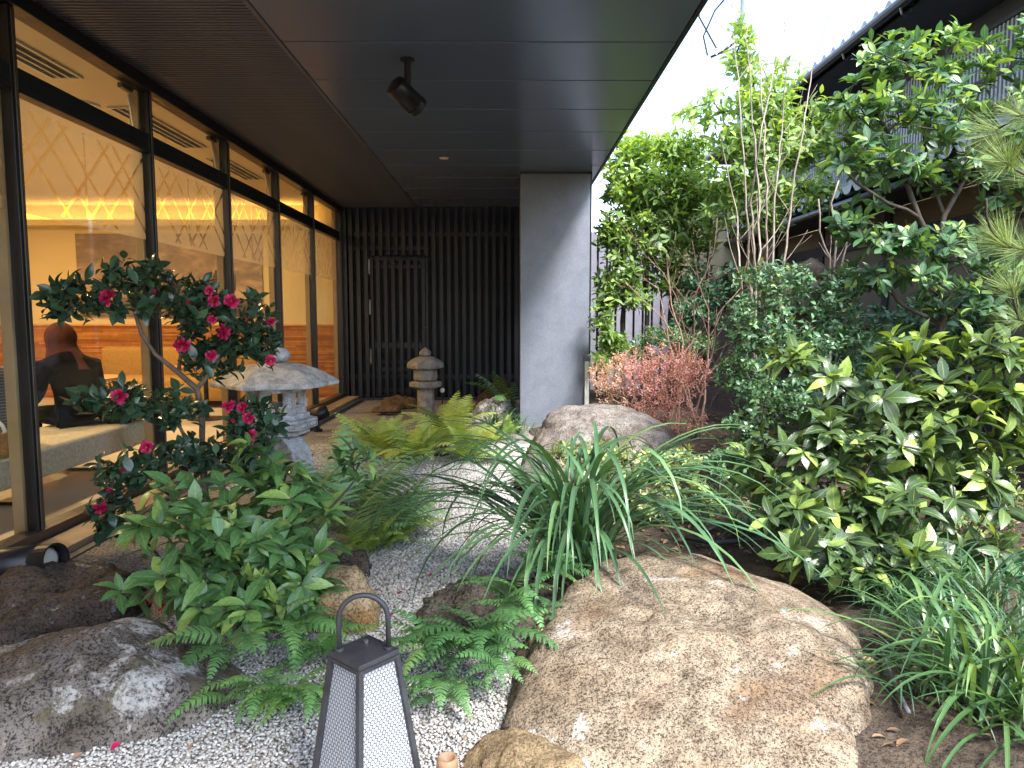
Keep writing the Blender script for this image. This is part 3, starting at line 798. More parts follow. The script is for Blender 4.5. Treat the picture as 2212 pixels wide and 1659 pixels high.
# ------------------------------------------------------------------ people on the bench, seen from behind through the glass
SKIN = paint('skin', (0.38, 0.2, 0.12), 0.5, 0, 0.08)
def skin_mesh(name, joints, edges, radii, mat, parent, levels=2, root=0):
    me = bpy.data.meshes.new(name)
    me.from_pydata([tuple(j) for j in joints], edges, [])
    me.materials.append(mat)
    o = obj(name, me, None, parent)
    o.modifiers.new('Skin', 'SKIN').use_smooth_shade = True
    for i, r in enumerate(radii):
        me.skin_vertices[0].data[i].radius = r if hasattr(r, '__len__') else (r, r)
    me.skin_vertices[0].data[root].use_root = True
    s = o.modifiers.new('Sub', 'SUBSURF'); s.levels = levels; s.render_levels = levels
    return o
def seated(name, label, loc, rz, lean, topmat, trouser, headgear, gear_mat, sw=1.0):
    t = thing(name, label, 'person', loc, rz)      # faces +y in its own frame, sits at z = 0
    ln = lean
    J = [(0,0,0.1),(0,0.02,0.24),(0,ln*0.4,0.38),(0,ln*0.8,0.5),(0,ln*1.15,0.58),(0.02,ln*1.6,0.68),(0.02,ln*1.6+0.02,0.76)]
    E = [(i,i+1) for i in range(6)]
    Rr = [(0.13,0.1),(0.11,0.085),(0.11,0.08),(0.08,0.06),(0.05,0.05),(0.088,0.1),(0.07,0.085)]
    for s in (-1, 1):
        b = len(J)
        J += [(s*0.19,ln*0.85,0.5),(s*0.25,ln*0.8+0.05,0.27),(s*0.17,ln*0.8+0.27,0.2),(s*0.14,ln*0.8+0.35,0.2)]
        E += [(3,b),(b,b+1),(b+1,b+2),(b+2,b+3)]
        Rr += [0.045,0.042,0.033,0.03]
        for k in range(5):                                     # fingers and the thumb
            q = len(J)
            ang = (k - 1.5) * 0.016
            if k < 4:
                L = (0.03, 0.036, 0.034, 0.026)[k]
                J += [(s*0.14+ang,ln*0.8+0.35+L,0.19),(s*0.14+ang*1.1,ln*0.8+0.35+L*1.9,0.17)]
                E += [(b+3,q),(q,q+1)]
            else:
                J += [(s*0.14-s*0.035,ln*0.8+0.34,0.195),(s*0.14-s*0.045,ln*0.8+0.37,0.185)]
                E += [(b+3,q),(q,q+1)]
            Rr += [0.0095,0.008]
        b = len(J)
        J += [(s*0.1,0.06,0.09),(s*0.12,0.46,0.08),(s*0.12,0.5,-0.34),(s*0.12,0.62,-0.38)]
        E += [(0,b),(b,b+1),(b+1,b+2),(b+2,b+3)]
        Rr += [0.085,0.06,0.042,0.035]
    skin_mesh('body', J, E, Rr, SKIN, t)
    # jacket over torso and arms
    J2 = [(0,0,0.03),(0,0.02,0.22),(0,ln*0.4,0.38),(0,ln*0.8,0.51),(0,ln*1.1,0.57)]
    E2 = [(i,i+1) for i in range(4)]
    R2 = [(0.205*sw,0.16),(0.185*sw,0.145),(0.185*sw,0.135),(0.17*sw,0.12),(0.1,0.09)]
    for s in (-1, 1):
        b = len(J2)
        J2 += [(s*0.2*sw,ln*0.85,0.49),(s*0.26*sw,ln*0.8+0.04,0.27),(s*0.18,ln*0.8+0.25,0.2)]
        E2 += [(3,b),(b,b+1),(b+1,b+2)]; R2 += [0.082,0.072,0.055]
    skin_mesh('jacket', J2, E2, R2, topmat, t)
    J3, E3, R3 = [(0,0,0.09)], [], [(0.17,0.13)]
    for s in (-1, 1):
        b = len(J3); J3 += [(s*0.1,0.06,0.09),(s*0.12,0.46,0.08),(s*0.12,0.5,-0.3)]; E3 += [(0,b),(b,b+1),(b+1,b+2)]; R3 += [0.1,0.075,0.06]
    skin_mesh('trousers', J3, E3, R3, trouser, t)
    hc = Vector((0.02, ln*1.6 + 0.01, 0.715))
    for s in (-1, 1):                                           # face: eyes; nose as a small ridge
        m = MB(); m.lathe([(0.001,-0.012),(0.01,-0.007),(0.012,0),(0.01,0.007),(0.001,0.012)], 8, (hc.x + s*0.032, hc.y + 0.092, hc.z + 0.0)); m.build('eye', WHITE, t)
        m = MB(); m.lathe([(0.001,-0.03),(0.012,-0.02),(0.016,0),(0.012,0.02),(0.001,0.03)], 8, (hc.x + s*0.088, hc.y, hc.z)); m.build('ear', SKIN, t)
    m = MB(); m.tube([hc + Vector((0, 0.09, 0.01)), hc + Vector((0, 0.12, -0.03)), hc + Vector((0, 0.095, -0.035))], [0.008, 0.015, 0.01], 8); m.build('nose', SKIN, t)
    m = MB(); m.tube([hc + Vector((-0.025, 0.09, -0.06)), hc + Vector((0, 0.098, -0.062)), hc + Vector((0.025, 0.09, -0.06))], 0.007, 6); m.build('mouth', paint('lips_' + name + headgear, (0.3, 0.1, 0.08), 0.5), t)
    # head covering: a hood closed at the back, open at the face, falling onto the shoulders
    vs, fs = [], []
    NU, NV = 28, 16
    for j in range(NV + 1):
        v = j / NV
        for i in range(NU):
            u = 2 * math.pi * i / NU
            if headgear == 'scarf':
                el = math.pi / 2 - v * 2.5
                if el > -0.35:
                    r = 0.125; p = Vector((math.cos(el) * math.sin(u) * r * 0.92, -math.cos(el) * math.cos(u) * r * 1.08, math.sin(el) * r * 1.12))
                else:
                    k = (-0.35 - el) / (2.5 - math.pi / 2 - 0.35)
                    p = Vector(((0.104 + 0.095 * k ** 1.4) * math.sin(u), -(0.122 + 0.06 * k) * math.cos(u) - ln * 0.65 * k, -0.05 - 0.2 * k))
                w = 1 + 0.045 * math.sin(u * 6 + v * 7) * v + 0.025 * math.sin(u * 11 - v * 13)
                p = Vector((p.x * w, p.y * w, p.z))
                if math.cos(u) < -0.8 and 0.25 < v < 0.75: p.y -= 0.035
            else:
                el = math.pi / 2 - v * 1.9
                r = 0.108; p = Vector((math.cos(el) * math.sin(u) * r * 0.92, -math.cos(el) * math.cos(u) * r * 1.05, math.sin(el) * r * 1.1))
                if math.cos(u) < -0.3 and v > 0.45: p *= 0.86
            vs.append(p + hc)
    for j in range(NV):
        for i in range(NU):
            fs.append((j*NU+i, j*NU+(i+1) % NU, (j+1)*NU+(i+1) % NU, (j+1)*NU+i))
    m = MB(); m.add(vs, fs); m.build('headscarf' if headgear == 'scarf' else 'hair', gear_mat, t, True)
    return t
BLK = paint('black_cloth', (0.005, 0.0042, 0.004), 0.9, 0, 0.3, 12, spec=0.06)
BRN = paint('brown_scarf_cloth', (0.075, 0.024, 0.014), 0.9, 0, 0.25, 9, spec=0.08)
STR, nt, b, o_ = _nt('grey_striped_cloth')
wv = nt.nodes.new('ShaderNodeTexWave'); wv.wave_type = 'BANDS'; wv.bands_direction = 'Z'; wv.inputs['Scale'].default_value = 16; wv.inputs['Distortion'].default_value = 0.6
nt.links.new(_co(nt), wv.inputs['Vector'])
rp = _ramp(nt, wv.outputs['Fac'], [(0.82, (0.1, 0.095, 0.1)), (0.92, (0.3, 0.29, 0.29))]); nt.links.new(rp.outputs[0], b.inputs['Base Color']); b.inputs['Roughness'].default_value = 0.9
seated('person', 'person in brown headscarf and black top, back turned, on the cream bench', (-3.56, 5.92, IZ0 + 0.41), math.radians(62), 0.15, BLK, BLK, 'scarf', BRN)
seated('person', 'person in grey striped top cut off by the picture edge, behind the glass', (-3.4, 4.68, IZ0 + 0.41), math.radians(80), 0.08, STR, BLK, 'hair', BLK, 1.1)
# bags on the bench
hb_ = thing('handbag', 'dark handbag with looped handles beside the person in the headscarf', 'bag', (-3.3, 6.12, IZ0 + 0.412))
m = MB(); m.box(-0.12, 0.12, -0.17, 0.17, 0, 0.2, 0.05); m.build('body', BLK, hb_, True)
for s in (-1, 1):
    m = MB(); m.tube([(s*0.05, -0.08, 0.19)] + [(s*0.05, 0.09 * -math.cos(a), 0.2 + 0.14 * math.sin(a)) for a in np.linspace(0.2, 2.94, 9)] + [(s*0.05, 0.08, 0.19)], 0.009, 6); m.build('handle', BLK, hb_)
pb = thing('shopping_bag', 'white plastic carrier bag with two upright handles on the bench', 'bag', (-3.62, 6.14, IZ0 + 0.412))
PLA = paint('white_plastic', (0.75, 0.72, 0.66), 0.4)
m = MB(); m.box(-0.1, 0.1, -0.12, 0.12, 0, 0.2, 0.04); m.build('body', PLA, pb, True)
for s in (-1, 1):
    m = MB(); m.tube([(0, s*0.07 - 0.04, 0.19), (0, s*0.07 - 0.035, 0.28), (0, s*0.07, 0.33), (0, s*0.07 + 0.035, 0.28), (0, s*0.07 + 0.04, 0.19)], [0.016, 0.014, 0.018, 0.014, 0.016], 6); m.build('handle', PLA, pb)
wb = thing('woven_bag', 'tan woven straw bag on the bench at the left picture edge', 'bag', (-3.3, 4.52, IZ0 + 0.412))
m = MB(); m.lathe([(0.09, 0.0), (0.13, 0.03), (0.14, 0.1), (0.12, 0.16), (0.11, 0.155)], 20); m.build('body', paint('straw', (0.36, 0.17, 0.06), 0.8, 0, 0.5, 60, 1.0, 90), wb)
m = MB(); m.tube([(-0.09, 0, 0.15)] + [(-0.1 * math.cos(a), 0, 0.15 + 0.1 * math.sin(a)) for a in np.linspace(0.2, 2.94, 9)] + [(0.09, 0, 0.15)], 0.012, 6); m.build('handle', PLA, wb)
# ------------------------------------------------------------------ rocks
def rock(name, label, pts, mat, sub=5, p=9.0, big=0.05, mid=0.02, fine=0.006, seed=0, cat='rock', group=None, facet=0.0, cuts=9):
    """a rounded stone that fills the hull of a few measured world points"""
    P = [Vector(q) for q in pts]
    c = sum(P, Vector()) / len(P)
    bm = bmesh.new()
    for q in P: bm.verts.new(q - c)
    bmesh.ops.convex_hull(bm, input=bm.verts[:])
    bm.normal_update()
    pl = []
    for f in bm.faces:
        d = f.normal.dot(f.verts[0].co)
        n = f.normal.copy()
        if d < 0: n, d = -n, -d
        if d > 1e-4 and f.calc_area() > 1e-6: pl.append((n.x / d, n.y / d, n.z / d))
    bm.free()
    rc = np.random.default_rng(seed + 900)
    PP = np.array([(q - c)[:] for q in P])
    for _ in range(cuts):
        n = rc.normal(0, 1, 3); n[2] = abs(n[2]) * 0.8 + 0.1; n /= np.linalg.norm(n)
        d = (PP @ n).max() * rc.uniform(0.84, 0.96)
        pl.append(tuple(n / d))
    A = np.array(pl)
    bm = bmesh.new()
    bmesh.ops.create_icosphere(bm, subdivisions=sub, radius=1)
    V = np.array([v.co[:] for v in bm.verts])
    S = np.maximum(V @ A.T, 0)
    r = 1.0 / np.power(np.power(S, p).sum(1), 1.0 / p)
    size = max((q - c).length for q in P)
    off = Vector((seed * 7.3, seed * 3.1, seed * 1.7))
    for v, rr, d in zip(bm.verts, r, V):
        q = Vector(d) * rr
        n1 = mnoise.noise((q / size) * 2.1 + off)
        n2 = mnoise.fractal((q / size) * 5.0 + off, 1.0, 2.1, 3)
        n3 = mnoise.fractal((q / size) * 17.0 + off, 1.0, 2.2, 3)
        ridge = 1.0 - abs(mnoise.noise((q / size) * 3.3 + off * 2))
        crack = -facet * max(0.0, ridge - 0.86) / 0.14
        q = q * (1 + (n1 * big + n2 * mid + n3 * fine + crack * 0.05) / max(rr, 0.05))
        v.co = q
    me = bpy.data.meshes.new(name)
    bm.to_mesh(me); bm.free()
    me.polygons.foreach_set('use_smooth', [True] * len(me.polygons))
    me.materials.append(mat)
    o = obj(name, me, None, None, loc=c)
    tag(o, label, cat, group)
    return o
TANR = rockmat('tan_granite', [(0.055, 0.037, 0.023), (0.215, 0.156, 0.1), (0.275, 0.222, 0.162), (0.165, 0.098, 0.052)], (0.42, 0.412, 0.395), fine=105, lich_t=0.6, bump=1.0)
TANR2 = rockmat('brown_granite', [(0.09, 0.062, 0.035), (0.2, 0.14, 0.08), (0.25, 0.18, 0.1), (0.16, 0.1, 0.055)], None, fine=120, bump=0.7)
GREYR = rockmat('grey_lichen_rock', [(0.02, 0.017, 0.015), (0.09, 0.075, 0.062), (0.16, 0.14, 0.125), (0.06, 0.045, 0.032)], (0.42, 0.405, 0.38), fine=75, lich_t=0.545, bump=0.8, moss=(0.1, 0.085, 0.045))
DARKR = rockmat('dark_lichen_rock', [(0.018, 0.014, 0.012), (0.05, 0.038, 0.032), (0.08, 0.062, 0.05), (0.05, 0.035, 0.025)], (0.36, 0.34, 0.32), fine=70, lich_t=0.6, bump=0.9)
AMBR = rockmat('amber_rock', [(0.14, 0.085, 0.035), (0.32, 0.2, 0.09), (0.36, 0.27, 0.16), (0.4, 0.2, 0.05)], None, fine=90, bump=0.7)
MOSR = rockmat('mossy_dark_rock', [(0.025, 0.02, 0.015), (0.075, 0.06, 0.045), (0.12, 0.1, 0.08), (0.05, 0.04, 0.028)], (0.28, 0.27, 0.24), fine=80, lich_t=0.66, bump=0.9, moss=(0.06, 0.06, 0.02))
FLATR = rockmat('brown_grey_rock', [(0.035, 0.024, 0.018), (0.15, 0.125, 0.105), (0.26, 0.24, 0.22), (0.09, 0.06, 0.045)], (0.34, 0.33, 0.31), fine=110, lich_t=0.63, bump=0.8)
SPKR = rockmat('speckled_white_rock', [(0.05, 0.04, 0.035), (0.16, 0.14, 0.12), (0.22, 0.2, 0.18), (0.1, 0.08, 0.06)], (0.6, 0.58, 0.55), fine=60, lich_t=0.5, bump=0.8)
BRNR = rockmat('brown_wet_rock', [(0.03, 0.018, 0.01), (0.12, 0.075, 0.035), (0.15, 0.1, 0.06), (0.06, 0.04, 0.025)], None, fine=60, bump=0.8)
def aw(x, y, Y): return at(x, y, Y)
# the great tan boulder
rock('boulder', 'largest tan granite boulder with pale patches, in front of the strap-leaved grass',
     [aw(1292,1200,3.15), aw(1400,1163,3.3), aw(1490,1168,3.3), aw(1690,1250,3.1), aw(1800,1300,2.95), aw(1885,1370,2.75), aw(1912,1460,2.55), (1.26,2.5,-0.1), (1.2,3.2,-0.1),
      aw(1240,1275,2.85), aw(1165,1350,2.55), aw(1105,1445,2.35), aw(1065,1545,2.2), (-0.05,2.12,-0.12), (0.05,3.3,-0.1),
      aw(1240,1430,2.33), aw(1500,1385,2.36), aw(1720,1345,2.42), aw(1850,1420,2.33), (0.02,1.78,-0.14), (0.98,1.74,-0.14), (0.1,1.86,0.05), (1.0,1.86,0.08), (1.22,2.22,0.12), (1.2,2.2,-0.1)],
     TANR, 6, 20.0, 0.03, 0.035, 0.008, 3, 'boulder', facet=0.35, cuts=5)
rock('rock', 'low brown rock tucked under the front of the great tan boulder',
     [(-0.24,2.0,-0.08), (0.3,1.72,-0.08), (0.3,2.1,-0.08), (-0.1,2.32,-0.06), (-0.16,2.03,0.05), (0.22,1.78,0.1), (0.2,2.0,0.13), (-0.04,2.16,0.12), (-0.1,1.85,-0.08), (-0.02,1.85,0.06)], TANR2, 5, 8, 0.03, 0.02, 0.006, 4, 'rock')
# left rocks
rock('boulder', 'grey boulder with white lichen bands in the lower left corner',
     [aw(0,1395,2.5), aw(70,1345,2.62), aw(160,1318,2.75), aw(330,1310,2.8), aw(400,1340,2.75), aw(448,1400,2.65), aw(452,1470,2.5), (-0.88,2.28,-0.1), (-0.86,2.8,-0.1), (-1.9,3.0,-0.1), (-2.1,1.98,-0.1), (-1.5,1.97,-0.12), (-1.08,2.06,-0.12), (-0.9,2.32,0.1), (-1.5,2.07,0.15), (-1.1,2.2,0.2), (-2.0,2.1,0.14), aw(250,1340,2.5), aw(80,1380,2.35),
      aw(60,1560,2.16), aw(240,1560,2.24), aw(350,1500,2.36), aw(150,1400,2.42), aw(-120,1420,2.4)], GREYR, 6, 8, 0.035, 0.03, 0.008, 8, 'boulder', facet=0.2)
rock('boulder', 'dark brown-black boulder under the spotlight at the left edge',
     [aw(0,1215,3.2), aw(110,1190,3.3), aw(240,1185,3.4), aw(290,1215,3.3), aw(260,1290,3.0), aw(100,1330,2.8), aw(-80,1400,2.7), (-2.3,2.7,-0.1), (-1.5,3.0,-0.1), (-1.7,3.5,-0.1), (-2.35,3.3,-0.1)], DARKR, 5, 8, 0.05, 0.04, 0.01, 12, 'boulder', facet=0.3)
rock('rock', 'upright amber tan rock at the foot of the serrated-leaf shrub',
     [aw(685,1205,3.15), aw(745,1190,3.15), aw(780,1205,3.1), aw(808,1280,3.02), aw(822,1330,2.95), (-0.56,2.95,-0.05), (-0.86,2.92,-0.05), (-0.92,3.3,-0.05), (-0.58,3.3,-0.05), aw(685,1300,2.92)], AMBR, 5, 8, 0.012, 0.01, 0.004, 21, facet=0.1, cuts=4)
rock('rock', 'small dark grey rock leaning behind the amber rock',
     [aw(745,1180,3.75), aw(790,1178,3.75), aw(808,1240,3.6), (-0.72,3.5,-0.05), (-1.0,3.5,-0.05), (-1.0,3.9,-0.05), (-0.75,3.9,-0.05)], MOSR, 4, 8, 0.012, 0.012, 0.005, 22, cuts=4)
rock('rock', 'dark mossy rock under the strap-leaved grass, beside ferns',
     [aw(865,1320,2.95), aw(905,1265,3.1), aw(985,1228,3.25), aw(1130,1225,3.3), aw(1220,1240,3.3), (-0.42,2.78,-0.06), (-0.05,2.65,-0.06), (0.2,2.8,-0.05), (0.2,3.4,-0.05), (-0.4,3.35,-0.05), aw(865,1390,2.88)], MOSR, 5, 8, 0.04, 0.03, 0.008, 31, facet=0.8)
rock('boulder', 'rounded flat-topped brown grey boulder before the slate pillar',
     [aw(1165,880,6.1), aw(1230,858,6.3), aw(1300,853,6.35), aw(1400,868,6.4), aw(1490,900,6.3), aw(1135,940,5.75), aw(1120,1000,5.5), (0.05,5.2,-0.02), (1.35,5.4,0.1), (1.4,6.5,0.1), (0.1,6.5,0.05), aw(1260,918,5.5), aw(1430,930,5.5), aw(1095,1060,5.35)], FLATR, 5, 8, 0.05, 0.03, 0.008, 41, 'boulder', facet=0.6)
rock('rock', 'white speckled slanting rock beside the small stone lantern',
     [aw(1012,893,9.2), aw(1040,862,9.3), aw(1085,840,9.4), aw(1102,845,9.45), aw(1103,895,9.3), (-0.62,9.0,-0.03), (0.03,9.1,0), (0.05,9.9,0), (-0.5,9.8,0)], SPKR, 5, 9, 0.05, 0.03, 0.01, 51, facet=0.8)
rock('rock', 'dark rusty leaning slab rock behind the white speckled rock',
     [aw(1010,870,10.3), aw(1060,825,10.3), aw(1100,808,10.3), aw(1108,815,10.3), aw(1105,880,10.3), (-0.6,10.1,0), (0.06,10.1,0), (0.06,10.6,0), (-0.5,10.6,0)], BRNR, 4, 9, 0.05, 0.03, 0.01, 52)
rock('rock', 'long brown weathered rock on gravel before the slatted door',
     [aw(820,868,10.6), aw(835,852,10.7), aw(898,852,10.8), aw(900,885,10.5), aw(818,885,10.4), (-1.9,10.9,0), (-1.3,10.9,0)], BRNR, 4, 8, 0.03, 0.03, 0.01, 53)
rock('rock', 'low yellow-brown rock nearest the long weathered rock',
     [aw(793,882,9.9), aw(820,872,10.0), aw(868,876,10.0), aw(870,890,9.8), aw(795,892,9.8), (-1.85,10.1,0), (-1.45,10.1,0)], BRNR, 4, 8, 0.02, 0.02, 0.01, 54)
for k, (x, y, Y, w, lab) in enumerate(((760,912,9.0,0.1,'flat dark stone lying alone on the brown gravel'), (955,897,9.3,0.09,'small grey stone at the foot of the small lantern'), (985,902,9.4,0.07,'smallest grey stone right of the small lantern'),
        (1150,950,7.2,0.09,'blue-grey cobble between ferns and the flat-topped boulder'), (1135,975,6.8,0.08,'second grey cobble by the flat-topped boulder'), (1165,935,7.5,0.08,'pale cobble close to the pillar foot'), (1010,915,8.2,0.16,'orange tan stone half under the yellow ferns'), (950,965,7.0,0.2,'dark stone hidden among the yellow ferns'))):
    q = at(x, y, Y); q.z = max(height(q.x, q.y), 0.0)
    pts = [(q.x + w * math.cos(a), q.y + w * 0.8 * math.sin(a), q.z - 0.02) for a in np.linspace(0, 5.2, 6)] + [(q.x + w * 0.5 * math.cos(a), q.y + w * 0.4 * math.sin(a), q.z + w * 0.55) for a in np.linspace(0.4, 5, 5)]
    rock('stone', lab, pts, [GREYR, FLATR, FLATR, FLATR, GREYR, SPKR, AMBR, MOSR][k], 3, 6, 0.02, 0.02, 0.004, 60 + k, 'stone', 'small stones on the gravel')

# ------------------------------------------------------------------ stone lanterns
def granite(name, c, dark):
    return rockmat(name, [dark, tuple(x * 0.85 for x in c), c, tuple(x * 0.92 for x in c)], None, fine=150, bump=0.45, rough=0.8)
GRAN = granite('pale_granite', (0.5, 0.51, 0.53), (0.2, 0.2, 0.22))
GRAN2 = granite('warm_granite', (0.3, 0.28, 0.25), (0.11, 0.09, 0.07))
L1 = at(603, 1041, 5.9); L1.z = 0
la = thing('stone_lantern', 'large pale granite lantern with wide low roof and arched legs', 'stone lantern', L1, math.radians(18))
m = MB(); m.lathe([(0.44, 0.797), (0.51, 0.80), (0.51, 0.83), (0.43, 0.88), (0.33, 0.932), (0.2, 0.975), (0.1, 0.99)], 6); ro = m.build('roof', GRAN, la)
bv = ro.modifiers.new('Bevel', 'BEVEL'); bv.width = 0.008; bv.segments = 2; bv.limit_method = 'ANGLE'; bv.angle_limit = 0.35
m = MB(); m.lathe([(0.07, 0.99), (0.095, 1.0), (0.12, 1.03), (0.118, 1.07), (0.085, 1.1), (0.035, 1.12), (0.004, 1.14)], 24); m.build('finial', GRAN, la, True)
# fire box: six walls with openings
for k in range(6):
    a = math.radians(30 + 60 * k)
    R_ = 0.185; w = 0.107
    m = MB()
    m.box(-w, w, -0.02, 0.025, 0.57, 0.625, 0.004); m.box(-w, w, -0.02, 0.025, 0.75, 0.797, 0.004)
    m.box(-w, -0.062, -0.02, 0.025, 0.626, 0.749); m.box(0.062, w, -0.02, 0.025, 0.626, 0.749)
    m.box(-0.061, -0.048, -0.018, 0.008, 0.626, 0.749); m.box(0.048, 0.061, -0.018, 0.008, 0.626, 0.749); m.box(-0.0475, 0.0475, -0.018, 0.008, 0.626, 0.64)
    m.build('window_wall', GRAN, la, False, (R_ * math.cos(a), R_ * math.sin(a), 0), (0, 0, a - math.pi / 2))
m = MB(); m.lathe([(0.3, 0.44), (0.325, 0.45), (0.325, 0.52), (0.315, 0.528), (0.262, 0.53), (0.262, 0.568), (0.25, 0.57)], 6); pt = m.build('platform', GRAN, la)
bv = pt.modifiers.new('Bevel', 'BEVEL'); bv.width = 0.006; bv.segments = 2; bv.limit_method = 'ANGLE'; bv.angle_limit = 0.35
for k in range(6):
    a = math.radians(30 + 60 * k); R_ = 0.2815
    for dx in (-0.075, 0.075):
        m = MB(); m.box(dx - 0.06, dx + 0.06, -0.002, 0.004, 0.462, 0.468); m.box(dx - 0.06, dx + 0.06, -0.002, 0.004, 0.5, 0.506); m.box(dx - 0.06, dx - 0.054, -0.002, 0.004, 0.4682, 0.4998); m.box(dx + 0.054, dx + 0.06, -0.002, 0.004, 0.4682, 0.4998)
        m.build('carved_panel', GRAN2, pt, False, (R_ * math.cos(a), R_ * math.sin(a), 0), (0, 0, a - math.pi / 2))
m = MB(); m.lathe([(0.26, 0.4), (0.26, 0.438), (0.2, 0.439)], 6); m.build('collar', GRAN, la)
for k in range(3):                                            # arched legs
    a = math.radians(-90 + 120 * k + 40)
    m = MB()
    pr = [(0.06, 0.4), (0.18, 0.38), (0.27, 0.3), (0.32, 0.16), (0.34, 0.0), (0.2, 0.0), (0.19, 0.14), (0.14, 0.24), (0.06, 0.28)]
    n = len(pr); hw = 0.1
    vs = [(r, -hw, z) for r, z in pr] + [(r, hw, z) for r, z in pr]
    m.add(vs, [tuple(range(n)), tuple(range(2 * n - 1, n - 1, -1))] + [(i, n + i, n + (i + 1) % n, (i + 1) % n) for i in range(n)])
    lg = m.build('leg', GRAN, la, False, (0, 0, 0), (0, 0, a))
    bv = lg.modifiers.new('Bevel', 'BEVEL'); bv.width = 0.012; bv.segments = 2

def small_lantern(label, loc, s, rz, mat):
    t = thing('stone_lantern', label, 'stone lantern', loc, rz, 'small stone lanterns')
    def part(nm, prof, n, sm=False, bw=0.012):
        m = MB(); m.lathe([(r * s, z * s) for r, z in prof], n); o = m.build(nm, mat, t, sm)
        if not sm:
            bv = o.modifiers.new('Bevel', 'BEVEL'); bv.width = bw * s; bv.segments = 2; bv.limit_method = 'ANGLE'; bv.angle_limit = 0.3
        return o
    part('post', [(0.122, -0.03), (0.118, 0.385)], 8)
    part('platform', [(0.15, 0.386), (0.225, 0.42), (0.225, 0.485), (0.2, 0.492)], 6, bw=0.02)
    fb = part('fire_box', [(0.13, 0.493), (0.165, 0.515), (0.165, 0.64), (0.15, 0.658)], 6)
    for k in range(6):
        a = math.radians(60 * k + 30)
        m = MB(); w = 0.055 * s; R_ = 0.1435 * s
        m.box(-w, w, -0.002, 0.004 * s, 0.54 * s, 0.55 * s); m.box(-w, w, -0.002, 0.004 * s, 0.615 * s, 0.625 * s); m.box(-w, -w + 0.009 * s, -0.002, 0.004 * s, 0.551 * s, 0.614 * s); m.box(w - 0.009 * s, w, -0.002, 0.004 * s, 0.551 * s, 0.614 * s)
        m.build('carved_panel', mat, fb, False, (R_ * math.cos(a), R_ * math.sin(a), 0), (0, 0, a - math.pi / 2))
    part('roof', [(0.2, 0.66), (0.255, 0.668), (0.262, 0.735), (0.18, 0.8), (0.1, 0.832), (0.06, 0.835)], 6, bw=0.022)
    part('finial', [(0.06, 0.834), (0.082, 0.85), (0.085, 0.885), (0.06, 0.92), (0.02, 0.945), (0.002, 0.957)], 18, True)
    return t
q = at(920, 895, 9.8); small_lantern('small brown-grey stone lantern standing before the dark slat wall', (q.x, q.y, 0.0), 1.0, math.radians(10), GRAN2)
q = at(1748, 700, 7.4); small_lantern('weathered stone lantern half hidden in the shrubs on the right', (q.x, q.y, 0.15), 1.9, 0.3, MOSR)
# round lamp disc and nail-less tag on the lantern side
dsk = thing('garden_light', 'small pale disc light peeping out beside the small lantern', 'light', (-0.93, 9.95, 0.0))
m = MB(); m.tube([(0, 0, -0.02), (0, 0, 0.33)], 0.008, 6); m.build('stake', METAL, dsk)
m = MB(); m.lathe([(0.03, -0.02), (0.034, -0.01), (0.034, 0.01), (0.02, 0.02)], 16); m.build('head', WHITE, dsk, True, (0, 0, 0.35), (math.pi / 2, 0, 0))

# ------------------------------------------------------------------ metal floor lantern in front
FRM = paint('lantern_black_paint', (0.035, 0.035, 0.04), 0.5, 0.3, 0.35, 9, 0.2, 160, c2=(0.06, 0.062, 0.07))
DIFF, nt, b, o_ = _nt('white_diffuser')
b.inputs['Base Color'].default_value = (0.5, 0.51, 0.55, 1); b.inputs['Roughness'].default_value = 0.55
gp = at(787, 1440, 1.76)
LT = 0.495
gl = thing('garden_lantern', 'black metal floor lantern with arched handle and white wire-mesh sides', 'lantern', (gp.x, gp.y, 0.0), math.radians(45 + 4))
s1, s0 = 0.064, 0.12           # half widths: top, bottom
def hw_(z): return s0 + (s1 - s0) * z / LT
m = MB(); m.box(-s1, s1, -s1, s1, LT, LT + 0.013, 0.002); tp = m.build('top_plate', FRM, gl)
m = MB(); m.lathe([(0.006, 0.0132), (0.006, 0.019), (0.002, 0.021)], 8, (0.03, 0.03, LT)); m.build('screw', paint('screw_steel', (0.3, 0.3, 0.3), 0.3, 0.9), tp)
for sx in (-1, 1):
    for sy in (-1, 1):
        m = MB()
        e = 0.007
        def cr(z): return [(sx * (hw_(z) - e) + i * e, sy * (hw_(z) - e) + j * e, z) for i, j in ((-1, -1), (1, -1), (1, 1), (-1, 1))]
        m.add(cr(0.012) + cr(LT - 0.001), [(0, 3, 2, 1), (4, 5, 6, 7), (0, 1, 5, 4), (1, 2, 6, 5), (2, 3, 7, 6), (3, 0, 4, 7)])
        m.build('corner_post', FRM, gl)
m = MB(); m.box(-s0, s0, -s0, s0, -0.004, 0.011, 0.002); m.build('base', FRM, gl)
# handle stands along the diagonal that runs across the picture
hd = 0.062
pts = [(-hd, 0, LT + 0.012), (-hd, 0, LT + 0.095)] + [(-hd * math.cos(a), 0, LT + 0.095 + hd * math.sin(a)) for a in np.linspace(0.2, math.pi - 0.2, 11)] + [(hd, 0, LT + 0.095), (hd, 0, LT + 0.012)]
m = MB(); m.tube(pts, 0.0068, 10); hn = m.build('handle', FRM, gl, True, None, (0, 0, math.radians(-45)))
for s in (-1, 1):
    m = MB(); m.lathe([(0.011, LT + 0.0135), (0.011, LT + 0.018), (0.008, LT + 0.02)], 12, (s * hd, 0, 0)); m.build('ferrule', FRM, hn)
